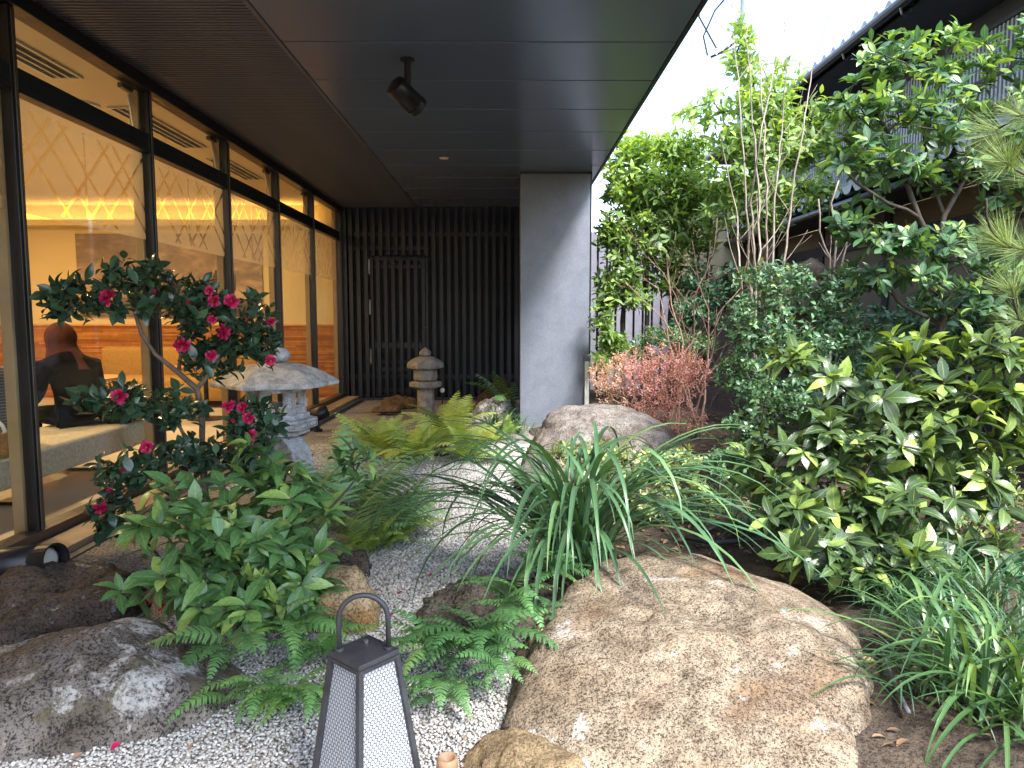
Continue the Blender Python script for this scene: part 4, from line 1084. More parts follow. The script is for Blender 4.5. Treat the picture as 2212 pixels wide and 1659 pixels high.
# panels: one side built, four placed
pan = MB(); zt, zb = LT - 0.004, 0.02
def px(z): return hw_(z) - 0.013
pan.add([(-px(zb), hw_(zb) - 0.012, zb), (px(zb), hw_(zb) - 0.012, zb), (px(zt), hw_(zt) - 0.012, zt), (-px(zt), hw_(zt) - 0.012, zt), (-px(zb), hw_(zb) - 0.015, zb), (px(zb), hw_(zb) - 0.015, zb), (px(zt), hw_(zt) - 0.015, zt), (-px(zt), hw_(zt) - 0.015, zt)],
        [(0, 1, 2, 3), (7, 6, 5, 4), (0, 4, 5, 1), (2, 6, 7, 3), (1, 5, 6, 2), (0, 3, 7, 4)])
pm = pan.mesh('panel'); pm.materials.append(DIFF)
wire = MB(); cw, chh = 0.0108, 0.0125
rows = int((zt - zb) / (chh * 0.75)) + 1
def wp(x, z): return Vector((x, hw_(z) - 0.0085, z))
for r_ in range(rows):
    z0 = zb + r_ * chh * 0.75
    n = int(0.13 / cw) + 1
    for i in range(-n, n + 1):
        x0 = i * cw + (cw / 2 if r_ % 2 else 0)
        A, B, C_ = (x0 - cw / 2, z0), (x0, z0 + chh * 0.25), (x0 + cw / 2, z0)
        D_ = (x0 + cw / 2, z0 - chh * 0.5)
        for p_, q_ in ((A, B), (B, C_), (C_, D_)):
            if max(abs(p_[0]), abs(q_[0])) < px((p_[1] + q_[1]) / 2) and zb < min(p_[1], q_[1]) and max(p_[1], q_[1]) < zt:
                wire.tube([wp(*p_), wp(*q_)], 0.0008, 3, cap=False)
wm = wire.mesh('wire_mesh'); wm.materials.append(FRM)
for k in range(4):
    p_ = obj('panel', pm, None, gl, rot=(0, 0, k * math.pi / 2))
    obj('wire_mesh', wm, None, p_)
    tr_ = MB(); z = LT - 0.012
    tr_.box(-hw_(z) + 0.015, hw_(z) - 0.015, hw_(z) - 0.013, hw_(z) - 0.001, z, LT - 0.001); tr_.build('top_rail', FRM, gl, rot=(0, 0, k * math.pi / 2))
# short wooden post with a hollow end
wp_ = at(966, 1635, 1.72)
wd = thing('wooden_post', 'short turned wooden post with hollow top beside the metal lantern', 'post', (wp_.x, wp_.y, 0.0))
WDM = paint('weathered_orange_wood', (0.2, 0.1, 0.05), 0.65, 0, 0.4, 14, 0.4, 80, c2=(0.3, 0.18, 0.1))
zt = wp_.z
m = MB(); m.lathe([(0.028, -0.03), (0.028, zt - 0.05), (0.0285, zt - 0.035), (0.0265, zt - 0.03), (0.028, zt - 0.025), (0.0275, zt - 0.008), (0.0235, zt), (0.0205, zt), (0.018, zt - 0.008), (0.001, zt - 0.02)], 22); m.build('shaft', WDM, wd, True)

# ------------------------------------------------------------------ loose pebbles on the path (nobody could count them)
PEB, nt, b, o_ = _nt('white_pebble')
oi = nt.nodes.new('ShaderNodeObjectInfo')
rp = _ramp(nt, oi.outputs['Random'], [(0.0, (0.26, 0.248, 0.23)), (0.2, (0.38, 0.368, 0.343)), (0.6, (0.47, 0.46, 0.435)), (0.9, (0.57, 0.56, 0.535)), (0.97, (0.26, 0.21, 0.16))])
nz = _noise(nt, 1.3, 4, 0.6, _co(nt))
rn = _ramp(nt, nz.outputs['Fac'], [(0.3, (0.8,) * 3), (0.7, (1.1,) * 3)])
nt.links.new(_mixc(nt, 1, rp.outputs[0], rn.outputs[0], 'MULTIPLY'), b.inputs['Base Color'])
b.inputs['Roughness'].default_value = 0.75
R = np.random.default_rng(11)
pp = []
for (ya, yb, sp) in ((1.85, 3.0, 0.0108), (3.0, 4.6, 0.0132), (4.6, 7.6, 0.019)):
    nyy, nxx = int((yb - ya) / sp), int(2.9 / sp)
    Yg = ya + (np.arange(nyy)[:, None] + R.uniform(0, 1, (nyy, nxx))) * sp
    Xg = -2.5 + (np.arange(nxx)[None, :] + R.uniform(0, 1, (nyy, nxx))) * sp
    xr = np.interp(Yg, [0, 1.5, 2.4, 3.4, 4.6, 5.6, 6.8, 7.8, 9.0, 12], [0.6, 0.4, 0.02, 0.12, 0.12, 0.02, 0.25, 0.35, 0.2, 0.3])
    keep = (Xg < xr + R.normal(0, 0.03, Xg.shape)) & (Xg > np.interp(Yg, [1.8, 3.0, 3.4, 5.2, 5.6], [-1.75, -1.5, -1.25, -1.6, -2.4])) & (np.abs(Xg) < 0.78 * Yg)
    # soil collar of the shrubs stays bare
    x_, y_ = Xg[keep], Yg[keep]
    pp.append(np.stack([x_, y_, np.array([height(a, c) for a, c in zip(x_, y_)]) * 0.9 + 0.007 + R.uniform(-0.004, 0.005, x_.size), np.full(x_.size, sp)], 1))
pp = np.concatenate(pp)
me = bpy.data.meshes.new('gravel')
me.from_pydata(pp[:, :3].tolist(), [], [])
at_ = me.attributes.new('size', 'FLOAT', 'POINT'); at_.data.foreach_set('value', (pp[:, 3] * R.uniform(0.4, 0.78, len(pp))).astype(np.float32))
gr = obj('gravel', me)
tag(gr, 'loose white pebbles covering the winding garden path', 'gravel', kind='stuff')
ng = bpy.data.node_groups.new('pebbles', 'GeometryNodeTree')
ng.interface.new_socket('Geometry', in_out='INPUT', socket_type='NodeSocketGeometry'); ng.interface.new_socket('Geometry', in_out='OUTPUT', socket_type='NodeSocketGeometry')
N = ng.nodes.new
gi, go = N('NodeGroupInput'), N('NodeGroupOutput')
ico = N('GeometryNodeMeshIcoSphere'); ico.inputs['Subdivisions'].default_value = 2; ico.inputs['Radius'].default_value = 1.0
sp_ = N('GeometryNodeSetPosition')
nz = N('ShaderNodeTexNoise'); nz.inputs['Scale'].default_value = 0.9; nz.inputs['Detail'].default_value = 1.0
vs_ = N('ShaderNodeVectorMath'); vs_.operation = 'SUBTRACT'; vs_.inputs[1].default_value = (0.5, 0.5, 0.5)
vm_ = N('ShaderNodeVectorMath'); vm_.operation = 'MULTIPLY'; vm_.inputs[1].default_value = (1.3, 1.3, 1.3)
ng.links.new(nz.outputs['Color'], vs_.inputs[0]); ng.links.new(vs_.outputs[0], vm_.inputs[0]); ng.links.new(vm_.outputs[0], sp_.inputs['Offset'])
ng.links.new(ico.outputs[0], sp_.inputs[0])
tf = N('GeometryNodeTransform'); tf.inputs['Scale'].default_value = (1.0, 0.78, 0.6)
ng.links.new(sp_.outputs[0], tf.inputs[0])
sm_ = N('GeometryNodeSetMaterial'); sm_.inputs['Material'].default_value = PEB
ng.links.new(tf.outputs[0], sm_.inputs[0])
ss = N('GeometryNodeSetShadeSmooth'); ng.links.new(sm_.outputs[0], ss.inputs[0])
ins = N('GeometryNodeInstanceOnPoints')
ng.links.new(gi.outputs[0], ins.inputs['Points']); ng.links.new(ss.outputs[0], ins.inputs['Instance'])
rv = N('FunctionNodeRandomValue'); rv.data_type = 'FLOAT_VECTOR'; rv.inputs[0].default_value = (-0.7, -0.7, 0); rv.inputs[1].default_value = (0.7, 0.7, 6.283)
ng.links.new(rv.outputs[0], ins.inputs['Rotation'])
na = N('GeometryNodeInputNamedAttribute'); na.data_type = 'FLOAT'; na.inputs['Name'].default_value = 'size'
ng.links.new(na.outputs[0], ins.inputs['Scale'])
ng.links.new(ins.outputs[0], go.inputs[0])
gr.modifiers.new('pebbles', 'NODES').node_group = ng
# ------------------------------------------------------------------ leaves
def leaf_tpl(n=6, w=0.22, peak=0.5, fold=0.25, droop=0.18, teeth=0.0, wave=0.0, tip=1.0, pet=0.0):
    """unit leaf along +y, upper side +z. returns verts, quads, uvs"""
    V, UV = [], []
    for i in range(n + 1):
        t = i / n
        if t < peak: ww = math.sin(t / peak * math.pi / 2) ** 0.8
        else: ww = math.cos((t - peak) / (1 - peak) * math.pi / 2) ** tip
        ww = max(w * ww, 0.006)
        if teeth and 0.12 < t < 0.97: ww *= 1.0 + (teeth if i % 2 else -teeth)
        y = pet + t * (1 - pet)
        z = 0.16 * math.sin(t * 2.2) * droop * 2 - droop * t * t
        k = wave * math.sin(t * 11)
        V += [(-ww, y, z + fold * ww + k * ww), (0, y, z), (ww, y, z + fold * ww - k * ww)]
        UV += [(0.0, t), (0.5, t), (1.0, t)]
    F = []
    for i in range(n):
        a = 3 * i
        F += [(a, a + 1, a + 4, a + 3), (a + 1, a + 2, a + 5, a + 4)]
    return np.array(V, float), np.array(F, int), np.array(UV, float)
def tpl_mesh(name, tpl, mat):
    V, F, UV = tpl
    me = bpy.data.meshes.new(name)
    me.from_pydata(V.tolist(), [], F.tolist())
    uvl = me.uv_layers.new(name='UVMap')
    uvl.data.foreach_set('uv', UV[F.ravel()].astype(np.float32).ravel())
    me.polygons.foreach_set('use_smooth', [True] * len(F))
    me.materials.append(mat)
    return me
def frames(d, up):
    """rows: leaf direction d, side x, face normal z"""
    d = d / (np.linalg.norm(d, axis=1, keepdims=True) + 1e-9)
    x = np.cross(d, up); ln = np.linalg.norm(x, axis=1, keepdims=True)
    x = np.where(ln < 1e-4, np.array([[1.0, 0, 0]]), x / (ln + 1e-9))
    z = np.cross(x, d)
    return x, d, z
def foliage_mesh(name, tpls, pos, d, up, sc, tint, mat):
    """one mesh from many leaves"""
    X, Y, Z = frames(d, up)
    Vs, Fs, Us, Ts = [], [], [], []
    b = 0
    idx = np.arange(len(pos)) % len(tpls)
    for k, (V, F, UV) in enumerate(tpls):
        s = idx == k
        if not s.any(): continue
        P = pos[s][:, None, :] + (X[s][:, None, :] * V[None, :, 0:1] + Y[s][:, None, :] * V[None, :, 1:2] + Z[s][:, None, :] * V[None, :, 2:3]) * sc[s][:, None, None]
        m, nv = P.shape[0], V.shape[0]
        Vs.append(P.reshape(-1, 3)); Fs.append((F[None] + (b + np.arange(m) * nv)[:, None, None]).reshape(-1, F.shape[1]))
        Us.append(np.tile(UV[F.ravel()], (m, 1))); Ts.append(np.repeat(tint[s], nv))
        b += m * nv
    V = np.concatenate(Vs); F = np.concatenate(Fs); U = np.concatenate(Us); T = np.concatenate(Ts)
    me = bpy.data.meshes.new(name)
    nf, k = F.shape
    me.vertices.add(len(V)); me.vertices.foreach_set('co', V.astype(np.float32).ravel())
    me.loops.add(nf * k); me.loops.foreach_set('vertex_index', F.astype(np.int32).ravel())
    me.polygons.add(nf); me.polygons.foreach_set('loop_start', (np.arange(nf) * k).astype(np.int32)); me.polygons.foreach_set('loop_total', np.full(nf, k, np.int32))
    me.polygons.foreach_set('use_smooth', np.ones(nf, bool))
    uvl = me.uv_layers.new(name='UVMap'); uvl.data.foreach_set('uv', U.astype(np.float32).ravel())
    a = me.attributes.new('tint', 'FLOAT', 'POINT'); a.data.foreach_set('value', T.astype(np.float32))
    me.update(calc_edges=True)
    me.materials.append(mat)
    return me
def put_leaves(parent, tpls, pos, d, up, sc, tint, mat, n_obj=0, name='leaf', stuff='foliage'):
    """nearest leaves become objects of their own, the rest one mass"""
    pos = np.asarray(pos, float); d = np.asarray(d, float); up = np.asarray(up, float); sc = np.asarray(sc, float); tint = np.clip(np.asarray(tint, float), 0, 1)
    L = np.array(parent.location)
    pos = pos - L
    order = np.argsort(((pos + L - np.array([0, 0, CAM_H])) ** 2).sum(1) / sc ** 2)
    if n_obj:
        ms = [tpl_mesh(name, t, mat) for t in tpls]
        X, Y, Z = frames(d, up)
        for j, i in enumerate(order[:n_obj]):
            o = bpy.data.objects.new(name, ms[j % len(ms)])
            s = sc[i]
            o.matrix_basis = Matrix(((X[i][0]*s, Y[i][0]*s, Z[i][0]*s, pos[i][0]), (X[i][1]*s, Y[i][1]*s, Z[i][1]*s, pos[i][1]), (X[i][2]*s, Y[i][2]*s, Z[i][2]*s, pos[i][2]), (0, 0, 0, 1)))
            o.color = (float(tint[i]), 0, 0, 1)
            COL.objects.link(o); o.parent = parent
    rest = order[n_obj:]
    if len(rest):
        me = foliage_mesh(stuff, tpls, pos[rest], d[rest], up[rest], sc[rest], tint[rest], mat)
        o = obj(stuff, me, None, parent); o.color = (0, 0, 0, 1); o['kind'] = 'stuff'
# ------------------------------------------------------------------ branches
def skeleton(trunks, targets, R, seg=0.12, wig=0.25, rise=0.15, down_pen=0.6, len_pen=0.05):
    nodes, par = [], []
    depth = []
    for tr in trunks:
        tr = [np.array(p, float) for p in tr]
        base = tr[0]; prev = -1
        if nodes:
            dd = np.linalg.norm(np.array(nodes) - base, axis=1); j = int(dd.argmin())
            if dd[j] < 0.06: prev = j; tr = tr[1:]
        pts = [nodes[prev]] + tr if prev >= 0 else tr
        for a, b in zip(pts[:-1], pts[1:]):
            n = max(1, int(np.linalg.norm(b - a) / seg))
            if prev < 0:
                nodes.append(a); par.append(-1); depth.append(0.0); prev = len(nodes) - 1
            for k in range(1, n + 1):
                q = a + (b - a) * k / n + R.normal(0, 0.012, 3) * (k < n)
                nodes.append(q); par.append(prev); depth.append(depth[prev] + np.linalg.norm(q - nodes[prev])); prev = len(nodes) - 1
    n_tr = len(nodes)
    T = np.array(targets, float)
    A = np.array(nodes)
    dmin = np.array([np.linalg.norm(A - t, axis=1).min() for t in T])
    axes, tips = [], []
    for i in np.argsort(dmin):
        t = T[i]; A = np.array(nodes)
        dd = np.linalg.norm(A - t, axis=1) + down_pen * np.maximum(0, A[:, 2] - t[2]) + len_pen * np.array(depth)
        j = int(dd.argmin())
        p0 = A[j]; L = np.linalg.norm(t - p0)
        if L < 0.015: axes.append(np.array([0, 0, 1.0])); tips.append(t); continue
        pd = p0 - A[par[j]] if par[j] >= 0 else np.array([0, 0, 1.0])
        pd = pd / (np.linalg.norm(pd) + 1e-9)
        c = (p0 + t) / 2 + pd * L * 0.12 + np.array([0, 0, -rise * L * 0.4]) + R.normal(0, wig * 0.2 * L, 3)
        n = max(2, int(L / seg))
        prev = j
        for k in range(1, n + 1):
            u = k / n
            q = (1 - u) ** 2 * p0 + 2 * u * (1 - u) * c + u * u * t
            nodes.append(q); par.append(prev); depth.append(depth[prev] + L / n); prev = len(nodes) - 1
        ax = nodes[prev] - nodes[par[prev]]
        axes.append(ax / (np.linalg.norm(ax) + 1e-9)); tips.append(t)
    return np.array(nodes), np.array(par), np.array(tips), np.array(axes)
def branch_mesh(name, nodes, par, r_tip, expo, mat, r_max, L, sides=6, r_base=None):
    n = len(nodes)
    w = np.zeros(n); kids = [[] for _ in range(n)]
    for i in range(n):
        if par[i] >= 0: kids[par[i]].append(i)
    for i in range(n - 1, -1, -1):
        if not kids[i]: w[i] += 1
        if par[i] >= 0: w[par[i]] += w[i]
    # nodes were added so that a parent always precedes its children
    r = np.minimum(r_tip * w ** expo, r_max)
    m = MB()
    done = np.zeros(n, bool)
    for i in range(n):
        if done[i]: continue
        chain = ([par[i]] if par[i] >= 0 else []) + [i]
        j = i; done[i] = True
        while kids[j]:
            j = max(kids[j], key=lambda q: w[q])
            if done[j]: break
            done[j] = True; chain.append(j)
        if len(chain) < 2: continue
        rad = [r[q] for q in chain]
        if par[i] >= 0: rad[0] = min(rad[0], rad[1] * 1.25)
        m.tube([Vector(nodes[q] - L) for q in chain], rad, sides if max(rad) > 0.008 else 4)
    me = m.mesh(name, True); me.materials.append(mat)
    return me
def blob(x, y, Y, rx, rz, ry, n, R, shell=2.0):
    """n points in an ellipsoid measured in the view: centre, half sizes across and up in view pixels, half depth in metres"""
    c = np.array(at(x, y, Y)); k = Y / FPX
    out = []
    while len(out) < n:
        v = R.normal(0, 1, 3); v /= np.linalg.norm(v)
        v *= R.uniform(0, 1) ** (1 / (shell + 1))
        out.append(c + v * np.array([rx * k, ry, rz * k]))
    return out
BARK = paint('grey_brown_bark', (0.13, 0.095, 0.07), 0.85, 0, 0.35, 18, 0.6, 70)
BARKD = paint('dark_bark', (0.05, 0.038, 0.03), 0.85, 0, 0.35, 18, 0.6, 70)
BARKP = paint('pale_grey_bark', (0.3, 0.25, 0.2), 0.85, 0, 0.3, 20, 0.5, 70)
BARKR = paint('pinkish_twig_bark', (0.24, 0.15, 0.11), 0.85, 0, 0.3, 20, 0.4, 70)
def shrub(name, label, cat, base, trunks, targets, R, tpls, mat, size, per=6, mode='whorl', spread=(1.0, 1.45), back=0.05, tint=lambda p, R: R.uniform(0.1, 0.6, len(p)),
          n_obj=0, bark=BARK, r_tip=0.003, expo=0.45, r_max=0.03, seg=0.12, upmix=0.5, droopv=0.0, group=None, jit=0.25, rise=0.15):
    t = thing(name, label, cat, base, 0, group)
    nodes, par, tips, axes = skeleton(trunks, targets, R, seg, rise=rise)
    obj('trunk', branch_mesh('trunk', nodes, par, r_tip, expo, bark, r_max, np.array(base)), None, t)
    ax = axes + np.array([0, 0, upmix]) + R.normal(0, jit, axes.shape)
    ax /= np.linalg.norm(ax, axis=1, keepdims=True)
    P, D, U, S = [], [], [], []
    for p, a in zip(tips, ax):
        u = np.cross(a, [0.3, 0.2, 0.9]); u /= np.linalg.norm(u) + 1e-9; v = np.cross(a, u)
        k0 = R.uniform(0, 6.28)
        n = max(2, int(round(per + R.normal(0, per * 0.18))))
        for k in range(n):
            az = k0 + 2.4 * k if mode == 'alt' else k0 + 6.283 * k / n + R.normal(0, 0.2)
            el = R.uniform(*spread)
            rad = u * math.cos(az) + v * math.sin(az)
            d = a * math.cos(el) + rad * math.sin(el) + np.array([0, 0, -droopv * R.uniform(0.3, 1.2)])
            off = -a * (back * (k if mode == 'alt' else R.uniform(0, 1)))
            P.append(p + off); D.append(d); U.append(a + np.array([0, 0, 0.35]) + R.normal(0, 0.15, 3)); S.append(size * R.uniform(0.55, 1.2))
    P = np.array(P)
    put_leaves(t, tpls, P, D, U, S, tint(P, R), mat, n_obj)
    return t, tips
def clear_of(pts, x=None, fx=FX + 0.1):
    return [p for p in pts if p[0] > fx]

# ------------------------------------------------------------------ camellia
L_CAM = leafmat('camellia_leaf', (0.016, 0.043, 0.022), (0.032, 0.081, 0.037), (0.077, 0.165, 0.066), rough=0.2, trans=0.1, vein=0.25)
R = np.random.default_rng(101)
cb = np.array(at(442, 1165, 4.25)); cb[2] = 0.06
CY = 4.2
def tp(x, y, Y): return np.array(at(x, y, Y))
trk = [[cb, tp(440, 1040, 4.25), tp(436, 960, 4.25), tp(432, 870, 4.22), tp(425, 840, 4.2)],
       [tp(425, 840, 4.2), tp(385, 805, 4.15), tp(335, 765, 4.1), tp(305, 720, 4.1), tp(290, 670, 4.1)],
       [tp(425, 840, 4.2), tp(470, 780, 4.25), tp(500, 720, 4.3), tp(540, 690, 4.3)],
       [tp(385, 805, 4.15), tp(395, 740, 4.2), tp(400, 660, 4.25)],
       [tp(440, 1000, 4.25), tp(390, 925, 4.1), tp(330, 885, 4.0)],
       [tp(440, 1040, 4.25), tp(500, 980, 4.25), tp(550, 950, 4.25)],
       [tp(442, 1080, 4.25), tp(370, 1040, 4.1), tp(290, 1020, 4.0)]]
tg = []
for (x, y, Y, rx, rz, ry, n) in ((185, 645, 3.9, 95, 48, 0.14, 22), (300, 600, 4.1, 85, 42, 0.18, 22), (390, 650, 4.25, 90, 55, 0.22, 26), (490, 690, 4.25, 105, 75, 0.25, 44), (470, 775, 4.2, 70, 42, 0.2, 18),
                             (250, 865, 3.9, 80, 38, 0.15, 18), (370, 880, 4.05, 75, 40, 0.18, 18), (550, 920, 4.15, 62, 55, 0.2, 30), (275, 1010, 3.9, 75, 52, 0.15, 20), (420, 985, 4.05, 95, 42, 0.2, 20), (245, 1110, 3.85, 45, 48, 0.12, 12), (560, 1000, 4.1, 60, 40, 0.15, 14), (570, 740, 4.25, 32, 45, 0.15, 9)):
    tg += blob(x, y, Y, rx, rz, ry, int(n * 2.1), R)
tg = clear_of(tg)
CAMT = [leaf_tpl(6, 0.26, 0.48, 0.3, 0.12, 0, 0.05), leaf_tpl(6, 0.24, 0.5, 0.35, 0.22), leaf_tpl(6, 0.28, 0.45, 0.2, 0.05, 0, -0.06)]
cam_t, cam_tips = shrub('camellia', 'camellia bush with dark glossy leaves and magenta flowers before the glass', 'shrub', tuple(cb), trk, tg, R, CAMT, L_CAM, 0.082, 5, 'alt', (0.75, 1.25), 0.016,
                        lambda p, R: np.clip(R.normal(0.38, 0.2, len(p)), 0, 0.9), 290, BARK, 0.0024, 0.42, 0.026, 0.09, 0.35)
# flowers
PETM, nt, b, o_ = _nt('camellia_petal')
uvn = nt.nodes.new('ShaderNodeUVMap'); s2 = nt.nodes.new('ShaderNodeSeparateXYZ'); nt.links.new(uvn.outputs[0], s2.inputs[0])
rp = _ramp(nt, s2.outputs[1], [(0.0, (0.28, 0.002, 0.03)), (0.6, (0.46, 0.005, 0.075)), (1.0, (0.56, 0.018, 0.13))])
nt.links.new(rp.outputs[0], b.inputs['Base Color']); b.inputs['Roughness'].default_value = 0.5
trn = nt.nodes.new('ShaderNodeBsdfTranslucent'); nt.links.new(rp.outputs[0], trn.inputs[0]); mx = nt.nodes.new('ShaderNodeMixShader'); mx.inputs[0].default_value = 0.3
nt.links.new(b.outputs[0], mx.inputs[1]); nt.links.new(trn.outputs[0], mx.inputs[2]); nt.links.new(mx.outputs[0], o_.inputs['Surface'])
STAM = paint('yellow_stamen', (0.75, 0.45, 0.05), 0.6)
def flower_mesh(seed, open_=1.0):
    Rf = np.random.default_rng(seed)
    P, D, U, S = [], [], [], []
    for ring, (n, el, sz) in enumerate(((9, 1.5, 1.0), (9, 1.15, 0.95), (8, 0.8, 0.8), (6, 0.45, 0.6))):
        for k in range(n):
            az = 6.283 * k / n + ring * 0.5 + Rf.normal(0, 0.22); e = el * open_ + Rf.normal(0, 0.2)
            d = (math.sin(e) * math.cos(az), math.sin(e) * math.sin(az), math.cos(e))
            P.append((0, 0, -0.1 + 0.06 * ring)); D.append(d); U.append((-math.cos(az) * 0.3, -math.sin(az) * 0.3, 1)); S.append(sz * Rf.uniform(0.85, 1.12))
    tp_ = [leaf_tpl(6, 0.23, 0.7, 0.5, -0.2, 0.0, 0.5, 0.45), leaf_tpl(6, 0.27, 0.72, -0.3, 0.1, 0.0, -0.5, 0.4), leaf_tpl(6, 0.2, 0.66, 0.2, 0.25, 0.0, 0.4, 0.6)]
    return foliage_mesh('flower', tp_, np.array(P), np.array(D), np.array(U, float), np.array(S), np.zeros(len(P)), PETM)
FLM = [flower_mesh(1), flower_mesh(2, 0.9), flower_mesh(3, 1.05)]
BUD = flower_mesh(4, 0.35)
sm = MB()
Rf = np.random.default_rng(9)
for k in range(26):
    a = Rf.uniform(0, 6.28); r_ = Rf.uniform(0.02, 0.2)
    sm.tube([(0.05 * math.cos(a), 0.05 * math.sin(a), 0.05), (r_ * math.cos(a), r_ * math.sin(a), 0.36 + Rf.uniform(-0.05, 0.05))], [0.012, 0.03], 4)
SMM = sm.mesh('stamens'); SMM.materials.append(STAM)
fl = [(232, 640, 1.0), (393, 745, 1.0), (456, 768, .75), (482, 717, 1.05), (500, 650, .95), (462, 650, .8), (452, 628, .6), (458, 690, .6), (585, 695, .65), (584, 778, .7), (257, 856, .95), (493, 877, .85), (523, 880, .7), (536, 903, .75), (543, 940, .8),
      (317, 965, .8), (238, 1062, .5), (217, 1097, .85), (264, 1015, .5), (505, 905, .5), (330, 632, .4), (408, 652, .4)]
Lc = np.array(cam_t.location)
for k, (x, y, s) in enumerate(fl):
    Yf = float(np.interp(x, [90, 250, 420, 600], [3.68, 3.78, 3.92, 3.98]))
    p = np.array(at(x, y, Yf))
    toc = Vector((-p[0], -p[1], CAM_H + 0.3 - p[2])).normalized()
    d = (toc + Vector(R.normal(0, 0.35, 3)) + Vector((0, 0, 0.15))).normalized()
    q = d.to_track_quat('Z', 'Y').to_euler()
    f = obj('flower', FLM[k % 3] if s > 0.55 else BUD, None, cam_t, loc=Vector(p - Lc), rot=q, scale=0.047 * s)
    if s > 0.55: obj('stamens', SMM, None, f)
BUDM = MB(); BUDM.lathe([(0.001, -0.5), (0.3, -0.35), (0.42, 0.0), (0.3, 0.4), (0.02, 0.75)], 10); BUDm = BUDM.mesh('bud', True); BUDm.materials.append(PETM)
for k in range(26):
    p = cam_tips[R.integers(len(cam_tips))] + R.normal(0, 0.015, 3)
    obj('bud', BUDm, None, cam_t, loc=Vector(p - Lc), rot=tuple(R.uniform(-0.8, 0.8, 3)), scale=0.014 * R.uniform(0.7, 1.2))

# ------------------------------------------------------------------ serrated-leaf shrub in front of the camellia
AUT = [leaf_tpl(14, 0.2, 0.5, 0.22, 0.22, 0.055), leaf_tpl(14, 0.19, 0.55, 0.3, 0.35, 0.055), leaf_tpl(14, 0.21, 0.5, 0.15, 0.1, 0.06), leaf_tpl(14, 0.185, 0.5, 0.25, 0.5, 0.05)]
L_AU = leafmat('serrated_leaf', (0.028, 0.094, 0.031), (0.071, 0.203, 0.041), (0.283, 0.425, 0.047), rough=0.28, trans=0.22, vein=0.45, spots=0.5)
R = np.random.default_rng(202)
ab = np.array(at(540, 1340, 3.15)); ab[2] = 0.04
tg = []
for (x, y, Y, rx, rz, ry, n) in ((385, 1075, 3.15, 80, 45, 0.16, 7), (330, 1150, 3.05, 55, 40, 0.12, 5), (450, 1130, 3.05, 100, 60, 0.2, 12), (560, 1030, 3.3, 90, 45, 0.2, 8), (640, 1090, 3.25, 80, 60, 0.2, 10), (480, 1215, 2.95, 110, 55, 0.2, 13),
                             (600, 1190, 3.0, 95, 60, 0.2, 12), (430, 1280, 2.85, 60, 35, 0.12, 5), (560, 1290, 2.85, 100, 40, 0.15, 8), (670, 1190, 3.1, 40, 35, 0.15, 3), (560, 970, 3.4, 40, 25, 0.1, 2), (760, 1000, 3.5, 45, 40, 0.12, 4), (640, 1260, 2.95, 70, 40, 0.15, 5), (370, 1240, 2.95, 60, 40, 0.12, 4), (520, 1130, 3.0, 120, 60, 0.2, 7)):
    tg += blob(x, y, Y, rx, rz, ry, int(n * 1.5), R, 1.2)
trk = [[ab, ab + [-0.05, 0, 0.22]], [ab + [0.12, 0.1, 0], ab + [0.2, 0.1, 0.3]], [ab + [-0.25, 0, 0], ab + [-0.4, 0, 0.2]]]
def au_tint(p, R):
    t = np.clip(R.normal(0.36, 0.15, len(p)), 0, 0.75)
    y = R.uniform(0, 1, len(p)) < 0.16
    t[y] = R.uniform(0.7, 1.0, y.sum())
    return t
shrub('evergreen_shrub', 'broad serrated-leaf evergreen shrub below the camellia, above the ferns', 'shrub', tuple(ab), trk, tg, R, AUT, L_AU, 0.125, 7, 'whorl', (0.85, 1.5), 0.05, au_tint, 290, BARKD, 0.0035, 0.4, 0.014, 0.1, 0.75, 0.12, jit=0.35)
# one low whorl on the rocks
R = np.random.default_rng(212)
wb_ = np.array(at(255, 1300, 2.92)); wb_[2] = 0.12
shrub('seedling', 'single low whorl of serrated leaves sprouting between the left boulders', 'plant', tuple(wb_), [[wb_, wb_ + [0, 0, 0.08]]], [np.array(at(262, 1275, 2.9)), np.array(at(300, 1285, 2.95))], R, AUT, L_AU, 0.125, 6, 'whorl', (1.15, 1.5), 0.03,
      lambda p, R: R.uniform(0.3, 0.55, len(p)), 14, BARKD, 0.004, 0.3, 0.006, 0.05, 0.9)

# ------------------------------------------------------------------ big serrated-leaf shrub on the right
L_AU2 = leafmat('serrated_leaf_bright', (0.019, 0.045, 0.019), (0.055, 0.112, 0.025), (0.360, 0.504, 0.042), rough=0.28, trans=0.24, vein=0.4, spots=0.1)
R = np.random.default_rng(303)
rb = np.array(at(1880, 1290, 3.5)); rb[2] = 0.1
tg = []
for (x, y, Y, rx, rz, ry, n) in ((1945, 745, 3.7, 60, 45, 0.15, 6), (1735, 775, 3.6, 55, 35, 0.12, 3), (2130, 760, 3.6, 80, 45, 0.15, 7), (1850, 840, 3.6, 130, 60, 0.25, 12), (2060, 850, 3.6, 140, 60, 0.25, 14), (1960, 950, 3.5, 180, 80, 0.3, 20),
                             (1780, 960, 3.45, 110, 70, 0.25, 12), (1690, 1080, 3.3, 75, 60, 0.15, 7), (1860, 1090, 3.3, 140, 70, 0.25, 16), (2080, 1040, 3.5, 120, 80, 0.25, 13), (1790, 1200, 3.1, 110, 50, 0.15, 9), (1960, 1200, 3.15, 120, 50, 0.2, 9), (1640, 1000, 3.6, 60, 70, 0.15, 5), (2180, 900, 3.6, 60, 110, 0.2, 10), (2090, 1180, 3.3, 90, 60, 0.2, 6)):
    tg += blob(x, y, Y, rx, rz, ry, int(n * 2.4), R, 1.2)
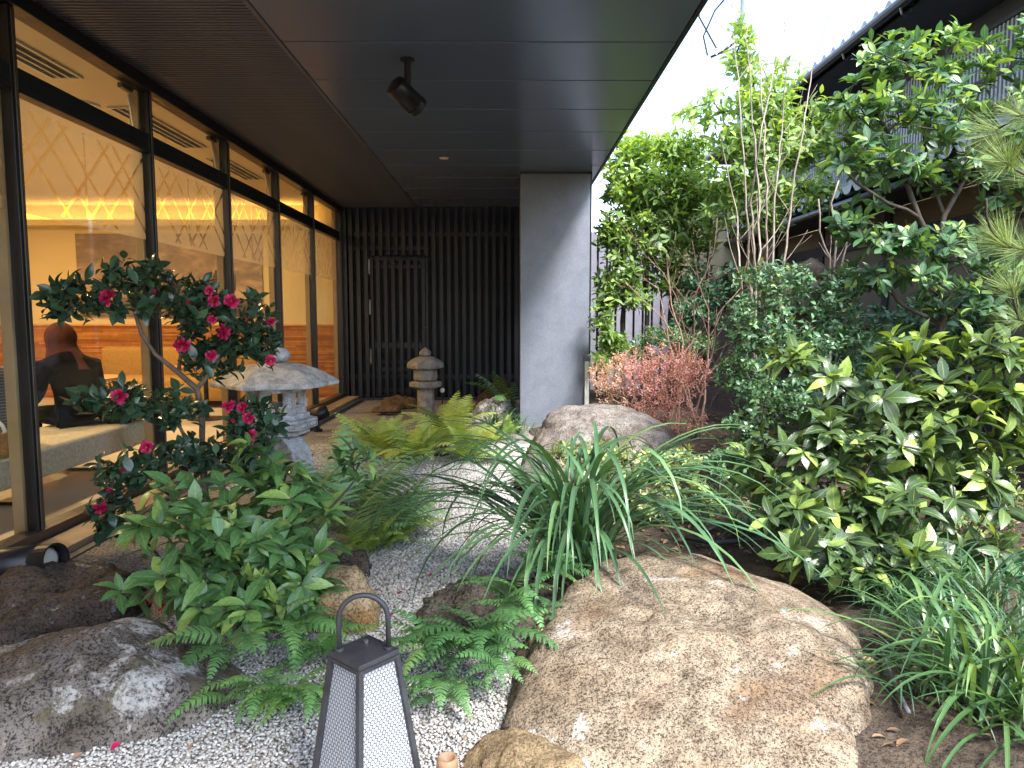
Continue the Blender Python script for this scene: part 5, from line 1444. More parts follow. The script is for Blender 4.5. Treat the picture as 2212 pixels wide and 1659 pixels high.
def top_tint(zlo, zhi, base=0.3):
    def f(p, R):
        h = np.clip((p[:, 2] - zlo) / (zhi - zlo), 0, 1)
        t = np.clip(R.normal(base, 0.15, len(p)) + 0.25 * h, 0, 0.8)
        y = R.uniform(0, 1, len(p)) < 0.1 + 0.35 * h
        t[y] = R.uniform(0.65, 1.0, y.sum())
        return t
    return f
trk = [[rb, rb + [0.0, 0.1, 0.35], rb + [0.1, 0.15, 0.6]], [rb + [0.25, 0.1, 0], rb + [0.45, 0.15, 0.5]], [rb + [-0.2, 0, 0], rb + [-0.3, 0, 0.35]], [rb + [0.5, 0.1, 0], rb + [0.6, 0.1, 0.3]]]
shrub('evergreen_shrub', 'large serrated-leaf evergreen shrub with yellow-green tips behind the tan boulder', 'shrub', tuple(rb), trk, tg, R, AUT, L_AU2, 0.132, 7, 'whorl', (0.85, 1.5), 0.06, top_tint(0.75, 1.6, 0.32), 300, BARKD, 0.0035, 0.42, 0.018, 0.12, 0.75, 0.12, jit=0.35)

# ------------------------------------------------------------------ evergreen tree with leaf rosettes
OBT = [leaf_tpl(7, 0.19, 0.6, 0.2, 0.12), leaf_tpl(7, 0.18, 0.58, 0.28, 0.25), leaf_tpl(7, 0.2, 0.62, 0.12, 0.02)]
L_OB = leafmat('rosette_leaf', (0.033, 0.088, 0.052), (0.073, 0.196, 0.065), (0.358, 0.538, 0.064), rough=0.33, trans=0.28, vein=0.35)
R = np.random.default_rng(404)
TY = 4.9
tb_ = np.array(at(2030, 1085, TY)); tb_[2] = 0.1
trk = [[tb_, tp(2032, 780, TY), tp(2030, 640, TY), tp(2022, 545, TY), tp(2040, 465, TY), tp(2075, 405, TY), tp(2110, 330, TY), tp(2130, 230, TY)],
       [tp(2022, 545, TY), tp(1985, 470, TY - 0.1), tp(1960, 400, TY - 0.1), tp(1925, 300, TY - 0.1), tp(1890, 240, TY)],
       [tp(2040, 465, TY), tp(2010, 380, TY + 0.1), tp(1995, 290, TY + 0.1), tp(1985, 200, TY + 0.1)],
       [tp(1985, 470, TY - 0.1), tp(1920, 440, TY - 0.2), tp(1850, 395, TY - 0.2), tp(1810, 350, TY - 0.2)],
       [tp(2030, 640, TY), tp(1960, 590, TY - 0.2), tp(1915, 545, TY - 0.3)],
       [tp(2032, 700, TY), tp(2100, 640, TY - 0.1), tp(2140, 600, TY - 0.2)],
       [tp(2032, 690, TY), tp(1950, 660, TY - 0.1), tp(1900, 600, TY - 0.1)]]
tg = []
for (x, y, Y, rx, rz, ry, n) in ((1930, 130, 4.8, 75, 60, 0.25, 15), (2060, 110, 4.9, 90, 70, 0.3, 16), (2190, 110, 4.9, 60, 80, 0.3, 10), (1850, 225, 4.8, 70, 50, 0.25, 12), (1980, 240, 4.8, 110, 70, 0.35, 22), (2120, 250, 4.9, 90, 80, 0.35, 18), (1830, 320, 4.7, 65, 45, 0.2, 11), (1930, 350, 4.7, 90, 50, 0.3, 14),
                             (2060, 370, 4.9, 80, 50, 0.3, 10), (2190, 400, 5.0, 60, 80, 0.3, 12), (2060, 640, 4.8, 90, 50, 0.3, 12), (1860, 470, 4.8, 60, 50, 0.25, 9), (1930, 515, 4.6, 75, 35, 0.2, 14), (2050, 530, 4.7, 70, 45, 0.25, 10), (2140, 560, 4.7, 60, 70, 0.25, 10), (1890, 590, 4.7, 50, 35, 0.2, 6), (2010, 600, 4.6, 60, 30, 0.2, 6)):
    tg += blob(x, y, Y, rx, rz, ry, int(n * 2.0), R, 1.5)
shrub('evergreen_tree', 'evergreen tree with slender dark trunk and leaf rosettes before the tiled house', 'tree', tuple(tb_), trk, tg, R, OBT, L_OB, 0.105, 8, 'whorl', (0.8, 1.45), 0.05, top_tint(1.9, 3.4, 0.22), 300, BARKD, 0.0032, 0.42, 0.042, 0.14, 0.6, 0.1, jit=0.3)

# ------------------------------------------------------------------ trees by the pillar and behind
LNT = [leaf_tpl(5, 0.19, 0.42, 0.2, 0.2), leaf_tpl(5, 0.17, 0.45, 0.3, 0.35), leaf_tpl(5, 0.2, 0.4, 0.12, 0.08)]
L_T2 = leafmat('broad_leaf', (0.056, 0.121, 0.042), (0.200, 0.351, 0.058), (0.371, 0.534, 0.058), rough=0.4, trans=0.38, vein=0.2)
R = np.random.default_rng(505)
b2 = np.array(at(1400, 790, 9.3)); b2[2] = 0.18
trk = [[b2, tp(1395, 640, 9.3), tp(1400, 520, 9.3), tp(1390, 430, 9.3)], [b2 + [0.35, 0.1, 0], tp(1450, 600, 9.4), tp(1470, 470, 9.4), tp(1490, 390, 9.4)], [b2 + [-0.35, 0, 0], tp(1345, 600, 9.2), tp(1340, 480, 9.2)], [b2 + [-0.6, 0.2, 0], tp(1305, 650, 9.4), tp(1310, 560, 9.4)], [b2 + [0.8, 0.2, 0], tp(1530, 560, 9.5), tp(1535, 450, 9.5)]]
tg = []
for (x, y, Y, rx, rz, ry, n) in ((1375, 320, 9.3, 60, 32, 0.4, 30), (1470, 320, 9.4, 70, 40, 0.45, 36), (1335, 400, 9.2, 50, 50, 0.35, 26), (1430, 410, 9.3, 90, 55, 0.5, 50), (1530, 410, 9.5, 60, 60, 0.4, 30), (1325, 500, 9.2, 45, 45, 0.35, 24), (1490, 520, 9.3, 60, 35, 0.35, 18), (1405, 540, 9.2, 55, 40, 0.35, 16),
                             (1310, 620, 9.1, 32, 45, 0.3, 16), (1365, 640, 9.0, 50, 30, 0.3, 12), (1380, 480, 9.3, 90, 40, 0.45, 26), (1480, 470, 9.4, 80, 40, 0.45, 22), (1420, 370, 9.3, 130, 40, 0.5, 24), (1345, 580, 9.1, 50, 40, 0.3, 14), (1460, 570, 9.2, 60, 30, 0.3, 10), (1300, 740, 8.6, 28, 40, 0.15, 12), (1450, 610, 9.2, 60, 30, 0.3, 10)):
    tg += blob(x, y, Y, rx, rz, ry, int(n * 3.2), R, 1.3)
tg = [p for p in tg if p[0] > 1.12 or p[2] < 0]
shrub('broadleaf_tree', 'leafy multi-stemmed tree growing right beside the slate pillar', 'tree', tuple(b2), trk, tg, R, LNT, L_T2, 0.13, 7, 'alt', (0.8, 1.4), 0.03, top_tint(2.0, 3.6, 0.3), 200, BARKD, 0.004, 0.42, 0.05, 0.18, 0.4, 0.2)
R = np.random.default_rng(606)
b3 = np.array(at(1665, 740, 8.4)); b3[2] = 0.18
trk = [[b3, tp(1660, 560, 8.4), tp(1650, 400, 8.4), tp(1640, 250, 8.4), tp(1615, 130, 8.4)], [tp(1660, 560, 8.4), tp(1700, 440, 8.5), tp(1730, 320, 8.5), tp(1760, 230, 8.5)]]
tg = []
for (x, y, Y, rx, rz, ry, n) in ((1605, 130, 8.4, 35, 50, 0.25, 14), (1630, 215, 8.4, 60, 45, 0.4, 24), (1700, 250, 8.4, 60, 50, 0.4, 22), (1590, 290, 8.4, 55, 45, 0.4, 20), (1665, 320, 8.4, 80, 55, 0.5, 40), (1750, 320, 8.6, 50, 60, 0.4, 20), (1620, 390, 8.3, 60, 45, 0.4, 22), (1700, 410, 8.4, 70, 45, 0.45, 24), (1600, 60, 8.4, 25, 40, 0.1, 5), (1690, 170, 8.5, 55, 50, 0.3, 10), (1545, 230, 8.4, 40, 50, 0.2, 8), (1790, 260, 8.6, 40, 70, 0.3, 14), (1560, 380, 8.5, 40, 50, 0.3, 12), (1560, 470, 8.5, 60, 50, 0.3, 14), (1770, 420, 8.6, 40, 40, 0.3, 10), (1500, 240, 8.4, 40, 20, 0.2, 5), (1640, 470, 8.3, 60, 35, 0.3, 12)):
    tg += blob(x, y, Y, rx, rz, ry, int(n * 2.3), R, 1.3)
shrub('broadleaf_tree', 'taller light-green tree in front of the utility pole and sky', 'tree', tuple(b3), trk, tg, R, LNT, L_T2, 0.125, 7, 'alt', (0.8, 1.4), 0.03, top_tint(2.4, 4.2, 0.3), 180, BARKD, 0.004, 0.42, 0.05, 0.18, 0.4, 0.2)

# ------------------------------------------------------------------ small-leaved shrubs
SMT = [leaf_tpl(3, 0.27, 0.5, 0.2, 0.1), leaf_tpl(3, 0.25, 0.45, 0.3, 0.25)]
L_SM = leafmat('small_glossy_leaf', (0.047, 0.117, 0.059), (0.117, 0.270, 0.101), (0.333, 0.384, 0.064), rough=0.24, trans=0.18, vein=0.15)
R = np.random.default_rng(707)
b4 = np.array(at(1640, 1090, 4.9)); b4[2] = 0.1
trk = [[b4, tp(1645, 950, 4.9), tp(1660, 850, 4.9), tp(1640, 720, 4.9)], [tp(1645, 950, 4.9), tp(1700, 850, 5.0), tp(1740, 740, 5.0), tp(1770, 640, 5.0)], [tp(1645, 1000, 4.9), tp(1600, 900, 4.8), tp(1590, 820, 4.8)]]
tg = []
for (x, y, Y, rx, rz, ry, n) in ((1670, 600, 4.9, 80, 50, 0.25, 45), (1630, 690, 4.9, 80, 60, 0.3, 60), (1770, 640, 5.0, 90, 60, 0.3, 60), (1720, 740, 4.9, 110, 60, 0.35, 80), (1610, 800, 4.8, 60, 55, 0.25, 45), (1690, 860, 4.7, 100, 60, 0.3, 60), (1620, 930, 4.7, 70, 50, 0.25, 40), (1570, 990, 4.6, 45, 45, 0.2, 20), (1830, 590, 5.0, 45, 30, 0.2, 18), (1850, 720, 5.0, 60, 50, 0.25, 30)):
    tg += blob(x, y, Y, rx, rz, ry, int(n * 1.9), R, 1.3)
def sm_tint(p, R):
    h = np.clip((p[:, 2] - 1.2) / 0.6, 0, 1)
    t = np.clip(R.normal(0.3, 0.17, len(p)), 0, 0.6); y = R.uniform(0, 1, len(p)) < 0.12 * h
    t[y] = R.uniform(0.7, 1, y.sum()); return t
shrub('small_leaf_shrub', 'dense dark small-leaved shrub left of the rosette tree', 'shrub', tuple(b4), trk, tg, R, SMT, L_SM, 0.047, 9, 'alt', (0.7, 1.3), 0.012, sm_tint, 0, BARKD, 0.0018, 0.45, 0.022, 0.1, 0.3)
L_YG = leafmat('lime_small_leaf', (0.060, 0.120, 0.036), (0.156, 0.240, 0.060), (0.432, 0.475, 0.130), rough=0.4, trans=0.25, vein=0.3)
def mass(name, label, base, blobs, seed, tpls, mat, size, per, tint, bark=BARKD, n_obj=0, mode='alt', r_tip=0.0016, cat='shrub', stems=5, **kw):
    R = np.random.default_rng(seed)
    tg = []
    for q in blobs: tg += blob(*q[:6], int(q[6] * 1.8), R, 1.3)
    base = np.array(base, float)
    trk = [[base + np.append(R.normal(0, 0.06, 2), 0), base + np.append(R.normal(0, 0.12, 2), 0.12 + 0.06 * k)] for k in range(stems)]
    return shrub(name, label, cat, tuple(base), trk, tg, R, tpls, mat, size, per, mode, (0.7, 1.35), 0.012, tint, n_obj, bark, r_tip, 0.45, 0.012, 0.08, 0.5, **kw)
NRT = [leaf_tpl(3, 0.16, 0.45, 0.2, 0.15), leaf_tpl(3, 0.18, 0.5, 0.3, 0.3)]
q = at(1370, 1120, 4.45)
mass('variegated_shrub', 'low cream-green variegated shrub behind the strap-leaved grass', (q.x, 4.5, 0.1), ((1240, 985, 4.5, 60, 35, 0.15, 30), (1330, 1000, 4.5, 80, 50, 0.2, 45), (1450, 1010, 4.5, 70, 55, 0.2, 40), (1500, 1080, 4.4, 60, 50, 0.15, 22), (1400, 1090, 4.4, 80, 40, 0.15, 26)), 808, NRT, L_YG, 0.055, 8, lambda p, R: np.clip(R.normal(0.62, 0.25, len(p)), 0, 1), mode='whorl')
q = at(2120, 1300, 4.0)
mass('lime_shrub', 'bright lime small-leaved shrub at the right picture edge', (q.x, 4.0, 0.1), ((2110, 1000, 4.1, 80, 40, 0.2, 40), (2180, 1080, 4.0, 90, 60, 0.25, 55), (2080, 1120, 4.0, 80, 60, 0.2, 45), (2150, 1210, 3.9, 90, 60, 0.25, 50)), 818, NRT, L_YG, 0.04, 8, lambda p, R: np.clip(R.normal(0.55, 0.25, len(p)), 0, 1), mode='whorl')
q = at(1440, 780, 8.0)
mass('clipped_shrub', 'small grey-green clipped shrub behind the red-leaved bush', (q.x, 8.0, 0.2), ((1430, 725, 8.0, 65, 25, 0.3, 60), (1500, 740, 7.8, 50, 30, 0.3, 40), (1380, 755, 8.0, 40, 25, 0.3, 24)), 828, SMT, L_SM, 0.045, 9, lambda p, R: np.clip(R.normal(0.5, 0.15, len(p)), 0, 0.7))
L_RD = leafmat('red_autumn_leaf', (0.5, 0.1, 0.12), (0.62, 0.26, 0.22), (0.62, 0.42, 0.22), rough=0.5, trans=0.3, vein=0.1)
q = at(1400, 960, 6.2)
mass('red_leaved_bush', 'rounded bush of tiny orange-red autumn leaves and bare twigs', (q.x, 6.7, 0.15), ((1345, 795, 6.6, 70, 45, 0.3, 90), (1420, 780, 6.7, 95, 42, 0.35, 140), (1490, 800, 6.7, 55, 45, 0.3, 80), (1400, 845, 6.5, 115, 50, 0.35, 170), (1300, 815, 6.5, 35, 35, 0.2, 30), (1450, 900, 6.4, 80, 40, 0.25, 60)), 838, NRT, L_RD, 0.03, 8,
     lambda p, R: np.clip(R.normal(0.42, 0.2, len(p)) + 0.35 * (p[:, 0] < 1.05), 0, 1), BARKR, r_tip=0.0018, stems=9)
L_DK = leafmat('dark_understorey_leaf', (0.031, 0.088, 0.048), (0.066, 0.189, 0.078), (0.115, 0.230, 0.064), rough=0.4, trans=0.2, vein=0.2)
q = at(1330, 800, 8.7)
for k, (nm, lab, x, Y, bl) in enumerate((('understorey_shrub', 'leafy dark shrub at the right foot of the pillar', 1320, 8.3, ((1295, 790, 8.3, 22, 30, 0.2, 14), (1340, 760, 8.6, 40, 40, 0.3, 26), (1300, 690, 8.6, 28, 40, 0.2, 16))),
        ('understorey_shrub', 'dark shrub under the bare stems before the cream house', 1540, 8.6, ((1540, 620, 8.8, 70, 60, 0.4, 60), (1500, 680, 8.6, 60, 40, 0.3, 40), (1600, 640, 8.7, 50, 60, 0.4, 40))),
        ('understorey_shrub', 'dark shrub filling the shade between small-leaved shrub and house', 1900, 6.4, ((1900, 720, 6.6, 120, 70, 0.4, 70), (2060, 760, 6.4, 110, 70, 0.4, 60), (1800, 820, 6.2, 100, 80, 0.4, 60), (2150, 650, 6.2, 70, 70, 0.4, 40), (1950, 880, 6.0, 140, 60, 0.4, 50))),
        ('understorey_shrub', 'low dark leafy shrub at the foot of the lime shrub', 2150, 3.4, ((2160, 1300, 3.3, 70, 35, 0.2, 22), (2190, 1240, 3.4, 50, 40, 0.2, 16))),
        ('understorey_shrub', 'maple-like pale green shrub under the rosette tree', 2110, 5.6, ((2130, 700, 5.6, 70, 50, 0.3, 40), (1990, 690, 5.7, 60, 40, 0.3, 25))))):
    q = at(x, 900, Y)
    mass(nm, lab, (q.x, Y, 0.12), bl, 850 + k, LNT, L_DK if k != 0 else L_T2, 0.1 if k != 3 else 0.085, 6, lambda p, R: np.clip(R.normal(0.4, 0.2, len(p)), 0, 0.9), cat='shrub', r_tip=0.003, group='dark understorey shrubs', droopv=0.15)

# ------------------------------------------------------------------ bare stems
def bare(name, label, base, stems, R, mat, r0, r1, twigs=6, tl=0.35, cat='shrub', up=0.7):
    t = thing(name, label, cat, base, 0)
    Lb = np.array(base)
    for st in stems:
        st = [np.array(p, float) for p in st]
        # resample with a little waver
        pts = []
        for a, b in zip(st[:-1], st[1:]):
            n = max(2, int(np.linalg.norm(b - a) / 0.12))
            for k in range(n): pts.append(a + (b - a) * k / n + R.normal(0, 0.006, 3))
        pts.append(st[-1])
        rad = np.interp(np.linspace(0, 1, len(pts)), [0, 1], [r0, r1])
        m = MB(); m.tube([Vector(p - Lb) for p in pts], list(rad), 6)
        o = m.build('stem', mat, t, True)
        for k in range(twigs):
            i = R.integers(int(len(pts) * 0.25), len(pts) - 1)
            d = pts[min(i + 1, len(pts) - 1)] - pts[i]; d /= np.linalg.norm(d) + 1e-9
            v = R.normal(0, 1, 3); v -= d * v.dot(d); v /= np.linalg.norm(v)
            q = [pts[i]]; dd = d * up + v * 0.7; L_ = tl * R.uniform(0.5, 1.3)
            for j in range(6):
                dd = dd + np.array([0, 0, 0.08]) + R.normal(0, 0.06, 3); q.append(q[-1] + dd / np.linalg.norm(dd) * L_ / 6)
            m = MB(); m.tube([Vector(p - Lb) for p in q], list(np.linspace(min(rad[i] * 0.6, 0.006), 0.0013, 7)), 4)
            if R.uniform() < 0.7:
                e = q[3]; v2 = R.normal(0, 1, 3); v2 /= np.linalg.norm(v2)
                m.tube([Vector(e - Lb), Vector(e + (dd + v2 * 0.6) * L_ * 0.18 - Lb), Vector(e + (dd + v2 * 0.5) * L_ * 0.35 - Lb)], [0.0025, 0.0018, 0.001], 4)
            m.build('twig', mat, o, True)
    return t
R = np.random.default_rng(909)
Yb = 6.7
b5 = np.array(at(1655, 800, Yb)); b5[2] = 0.15
st = []
for (xs_, tops) in ((1618, ((1612, 420), (1600, 250), (1585, 90), (1580, -40))), (1640, ((1640, 420), (1625, 240), (1612, 80), (1625, -60))), (1655, ((1655, 430), (1650, 250), (1640, 120), (1660, -60))), (1668, ((1675, 430), (1690, 260), (1700, 120), (1690, -40))), (1690, ((1710, 430), (1735, 280), (1755, 150), (1800, 0))), (1600, ((1590, 450), (1560, 330), (1550, 250))), (1632, ((1622, 440), (1640, 300), (1680, 120), (1720, -20)))):
    st.append([b5 + np.array([(xs_ - 1655) * 0.002, R.normal(0, 0.1), 0])] + [tp(x, y, Yb + R.normal(0, 0.12)) for x, y in ((xs_, 600),) + tops])
bare('bare_shrub', 'tall leafless shrub of thin pale upright stems against the sky', tuple(b5), st, R, BARKP, 0.016, 0.0025, 5, 0.5)
Yb = 7.2
b6 = np.array(at(1480, 860, Yb)); b6[2] = 0.15
st = [[b6 + np.array([R.normal(0, 0.12), R.normal(0, 0.08), 0])] + [tp(x, y, Yb + R.normal(0, 0.1)) for x, y in s] for s in (((1475, 740), (1450, 660), (1445, 580), (1460, 500)), ((1485, 740), (1460, 640), (1430, 590), (1400, 555)), ((1500, 720), (1500, 640), (1540, 560), (1550, 470)), ((1465, 740), (1430, 690), (1380, 640), (1345, 600)), ((1530, 760), (1530, 670), (1510, 620), (1495, 520)), ((1540, 760), (1550, 680), (1600, 620), (1620, 540)), ((1450, 760), (1435, 680), (1420, 620), (1370, 590)))]
bare('bare_shrub', 'leafless pinkish-brown twiggy shrub above the red-leaved bush', tuple(b6), st, R, BARKR, 0.014, 0.0022, 9, 0.4)
Yb = 5.9
b7 = np.array(at(1790, 900, Yb)); b7[2] = 0.12
st = [[b7] + [tp(x, y, Yb) for x, y in s] for s in (((1795, 640), (1790, 560), (1770, 500), (1768, 430)), ((1796, 640), (1800, 570), (1805, 500), (1795, 440), (1812, 390)), ((1798, 640), (1815, 580), (1845, 480)))]
bare('bare_shrub', 'leafless pruned sapling with stubby pale branches before the lower eave', tuple(b7), st, R, BARKP, 0.016, 0.006, 4, 0.25)

# ------------------------------------------------------------------ pine bough at the right edge
R = np.random.default_rng(1001)
NEED = leafmat('pine_needle', (0.065, 0.130, 0.039), (0.208, 0.312, 0.065), (0.4, 0.46, 0.1), rough=0.45, trans=0.15, vein=0.0)
PY = 3.5
pb_ = np.array(at(2330, 1250, PY)); pb_[2] = 0.1
pi = thing('pine_tree', 'pine bough with long yellow-green needle tufts at the right edge', 'pine tree', tuple(pb_))
tufts = [(2140, 290, 1.15), (2205, 250, 1.0), (2175, 350, 1.0), (2190, 460, 1.2), (2130, 430, 0.7), (2210, 540, 1.0), (2160, 520, 0.8), (2185, 620, 0.9), (2200, 690, 0.8), (2230, 380, 1.0)]
nodes, par, tips, axes = skeleton([[pb_, tp(2320, 900, PY), tp(2300, 600, PY), tp(2270, 400, PY), tp(2260, 250, PY)]], [tp(x, y, PY + R.normal(0, 0.12)) for x, y, s in tufts], R, 0.1)
obj('trunk', branch_mesh('trunk', nodes, par, 0.006, 0.5, BARKD, 0.05, pb_), None, pi)
NT = [(np.array([(-0.0045, 0, 0), (0.0045, 0, 0), (0.004, 0.55, -0.03), (-0.004, 0.55, -0.03), (0.0008, 1, -0.1), (-0.0008, 1, -0.1)]), np.array([(0, 1, 2, 3), (3, 2, 4, 5)]), np.array([(0.2, 0), (0.8, 0), (0.8, .5), (0.2, .5), (0.8, 1), (0.2, 1)]))]
for i, p in enumerate([tp(x, y, PY) for x, y, s in tufts]):
    s = tufts[i][2]; n = int(190 * s)
    j = int(np.linalg.norm(tips - p, axis=1).argmin())
    ax = axes[j] * 0.9 + np.array([-0.3, -0.1, 0.3]); ax /= np.linalg.norm(ax)
    d = R.normal(0, 1, (n, 3)); d /= np.linalg.norm(d, axis=1, keepdims=True); d = d * 0.85 + ax
    pos = tips[j] - pb_ - ax * R.uniform(0, 0.07, (n, 1))
    me = foliage_mesh('needle_tuft', NT, pos, d, R.normal(0, 1, (n, 3)), R.uniform(0.12, 0.19, n) * (0.8 + 0.3 * s), np.clip(R.normal(0.5, 0.25, n), 0, 1), NEED)
    o = obj('needle_tuft', me, None, pi); o.color = (0, 0, 0, 1)

# ------------------------------------------------------------------ strap-leaved grasses
def blade_tpl(a0, a1, n=14, w=0.02, curve=1.5, twist=0.0):
    """unit strap leaf: starts at angle a0 above the ground plane (outwards +y), ends at a1"""
    V, UV = [], []
    y = z = 0.0
    for i in range(n + 1):
        t = i / n
        ww = w * (0.55 + 0.45 * min(1, t * 4)) * (1 - max(0, (t - 0.55) / 0.45) ** 1.8) + 0.0006
        V += [(-ww + twist * t, y, z + 0.35 * ww), (twist * t, y, z), (ww + twist * t, y, z + 0.35 * ww)]
        UV += [(0, t), (0.5, t), (1, t)]
        ang = a0 + (a1 - a0) * (t ** curve)
        y += math.cos(ang) / n; z += math.sin(ang) / n
    F = []
    for i in range(n):
        a = 3 * i
        F += [(a, a + 1, a + 4, a + 3), (a + 1, a + 2, a + 5, a + 4)]
    return np.array(V), np.array(F), np.array(UV)
def grass(name, label, base, n, length, mat, seed, w=0.018, spread=0.06, az=None, n_obj=0, a0=(0.9, 1.5), a1=(-1.5, -0.5), group=None, cat='grass', tint=(0.35, 0.2), tips=None):
    R = np.random.default_rng(seed)
    t = thing(name, label, cat, tuple(base), 0, group)
    T = [blade_tpl(R.uniform(*a0), R.uniform(*a1), 14 if n_obj else 8, w, R.uniform(1.0, 2.0), R.normal(0, 0.06)) for _ in range(14)]
    k = np.arange(n)
    A = R.uniform(0, 6.283, n) if az is None else R.uniform(az[0], az[1], n)
    pos = np.stack([R.normal(0, spread, n), R.normal(0, spread, n), np.zeros(n)], 1) + np.array(base)
    d = np.stack([np.cos(A), np.sin(A), np.zeros(n)], 1)
    up = np.tile([0, 0, 1.0], (n, 1))
    put_leaves(t, T, pos, d, up, length * R.uniform(0.55, 1.12, n), np.clip(R.normal(*tint, n), 0, 1), mat, n_obj, 'blade')
    return t
L_GR = leafmat('strap_leaf', (0.025, 0.076, 0.029), (0.061, 0.164, 0.059), (0.186, 0.313, 0.058), rough=0.3, trans=0.2, vein=0.25)
L_GR2 = leafmat('bright_strap_leaf', (0.025, 0.074, 0.022), (0.058, 0.158, 0.038), (0.246, 0.381, 0.067), rough=0.3, trans=0.25, vein=0.25)
gb_ = at(1240, 1215, 3.45)
grass('strap_grass', 'large fountain of arching dark green strap leaves behind the tan boulder', (gb_.x, 3.4, 0.16), 210, 1.18, L_GR, 1101, 0.0098, 0.065, None, 210, (0.62, 1.5), (-1.8, -0.5))
gq = at(2120, 1640, 2.3)
grass('strap_grass', 'bright green arching grass clump in the lower right corner', (gq.x - 0.02, 2.22, 0.05), 170, 0.66, L_GR2, 1102, 0.0115, 0.09, None, 170, (0.6, 1.5), (-1.5, 0.0), tint=(0.45, 0.2))
for k, (x, y, Y, n, ln, lab) in enumerate(((1940, 1370, 2.95, 70, 0.42, 'dark lily-turf clump in the shade right of the tan boulder'), (2130, 1360, 2.9, 80, 0.42, 'dark lily-turf clump at the right edge under the lime shrub'), (1620, 1120, 4.1, 60, 0.36, 'thin lily-turf tuft by the hose behind the tan boulder'), (1500, 1100, 4.3, 50, 0.4, 'lily-turf tuft at the foot of the variegated shrub'), (1790, 1260, 3.4, 60, 0.34, 'lily-turf tuft under the big serrated shrub'), (2000, 1480, 2.6, 40, 0.4, 'sparse lily-turf tuft beside the lower right clump'), (2050, 1290, 3.1, 80, 0.42, 'lily-turf tuft straight below the serrated shrub'), (2190, 1450, 2.6, 70, 0.42, 'lily-turf tuft cut by the right edge above the bright clump'), (1870, 1330, 3.1, 50, 0.36, 'lily-turf tuft closest to the right shoulder of the tan boulder'), (1560, 1060, 4.6, 50, 0.36, 'lily-turf tuft left of the small-leaved shrub stem'), (1985, 1600, 2.28, 34, 0.34, 'small lily-turf tuft on the bare soil beside the tan boulder'))):
    q = at(x, y, Y); z = height(q.x, q.y)
    grass('lily_turf', lab, (q.x, q.y, z - 0.01), n, ln, L_GR, 1110 + k, 0.011, 0.05, None, n, (0.6, 1.5), (-1.4, 0.2), 'lily-turf clumps on the soil', tint=(0.3, 0.2))
for k, (x, y, Y, n, ln, lab) in enumerate(((1070, 910, 8.3, 130, 0.42, 'mondo grass tuft at the left foot of the pillar'), (1110, 900, 8.4, 90, 0.36, 'mondo grass tuft touching the pillar base'), (1040, 990, 6.6, 70, 0.26, 'mondo grass tuft between yellow ferns and grey cobbles'))):
    q = at(x, y, Y); z = height(q.x, q.y)
    grass('mondo_grass', lab, (q.x, q.y, z), n, ln, L_GR, 1130 + k, 0.014, 0.07, None, 0, (0.5, 1.5), (-1.2, 0.1), 'mondo grass tufts by the pillar', tint=(0.4, 0.2))

# ------------------------------------------------------------------ ferns
def frond_tpl(a0, a1, n=18, wid=0.3, lobes=7, pw=0.055, stipe=0.18, seed=0, droop=0.12):
    """unit frond: arching midrib with toothed leaflets on both sides"""
    Rf = np.random.default_rng(seed)
    V, F, UV = [], [], []
    N_ = 40
    y = z = 0.0; C = []
    for i in range(N_ + 1):
        t = i / N_; ang = a0 + (a1 - a0) * t ** 1.2
        C.append((y, z, ang)); y += math.cos(ang) / N_; z += math.sin(ang) / N_
    for i in range(N_):                      # midrib ribbon
        w = 0.006 * (1 - 0.8 * i / N_); w2 = 0.006 * (1 - 0.8 * (i + 1) / N_)
        b = len(V); V += [(-w, C[i][0], C[i][1]), (w, C[i][0], C[i][1]), (w2, C[i + 1][0], C[i + 1][1]), (-w2, C[i + 1][0], C[i + 1][1])]
        UV += [(0.5, 0)] * 4; F.append((b, b + 1, b + 2, b + 3))
    for k in range(n):
        t = stipe + (1 - stipe) * (k + 0.3) / n
        u = (t - stipe) / (1 - stipe)
        ln = wid * (min(1, 0.55 + u * 2.2) * (1 - u) ** 0.75 + 0.03)
        i = min(int(t * N_), N_ - 1); cy, cz, ang = C[i]
        f = np.array([0, math.cos(ang), math.sin(ang)]); nr = np.array([0, -math.sin(ang), math.cos(ang)])
        for s in (-1, 1):
            sw = 0.35 + 0.25 * u + Rf.normal(0, 0.05)
            d = np.array([s * math.cos(sw), 0, 0]) + f * math.sin(sw); o = np.array([0, cy, cz])
            px_ = np.cross(d, nr); b = len(V)
            lw = min(pw, ln * 0.32)
            for j in range(lobes * 2 + 1):
                q = j / (lobes * 2)
                w = lw * (1 - q) ** 0.6 * min(1, 0.6 + q * 5) * (1.0 if j % 2 else 0.6) + 0.001
                c = o + d * ln * q - nr * droop * ln * q * q * 1.6
                a_ = c + px_ * w; e_ = c - px_ * w
                V += [tuple(a_ - d * 0.0), tuple(c + nr * 0.004), tuple(e_)]
                UV += [(0.0, q), (0.5, q), (1.0, q)]
            for j in range(lobes * 2):
                a = b + 3 * j
                F += [(a, a + 1, a + 4, a + 3), (a + 1, a + 2, a + 5, a + 4)]
    return np.array(V), np.array(F), np.array(UV)
L_FN = leafmat('fern_green', (0.047, 0.158, 0.032), (0.127, 0.332, 0.056), (0.280, 0.448, 0.067), rough=0.5, trans=0.3, vein=0.2)
L_FD = leafmat('fern_deep_green', (0.030, 0.111, 0.027), (0.075, 0.224, 0.047), (0.160, 0.319, 0.057), rough=0.4, trans=0.22, vein=0.25)
L_FY = leafmat('fern_yellow_green', (0.172, 0.299, 0.034), (0.391, 0.540, 0.069), (0.551, 0.636, 0.148), rough=0.55, trans=0.4, vein=0.15)
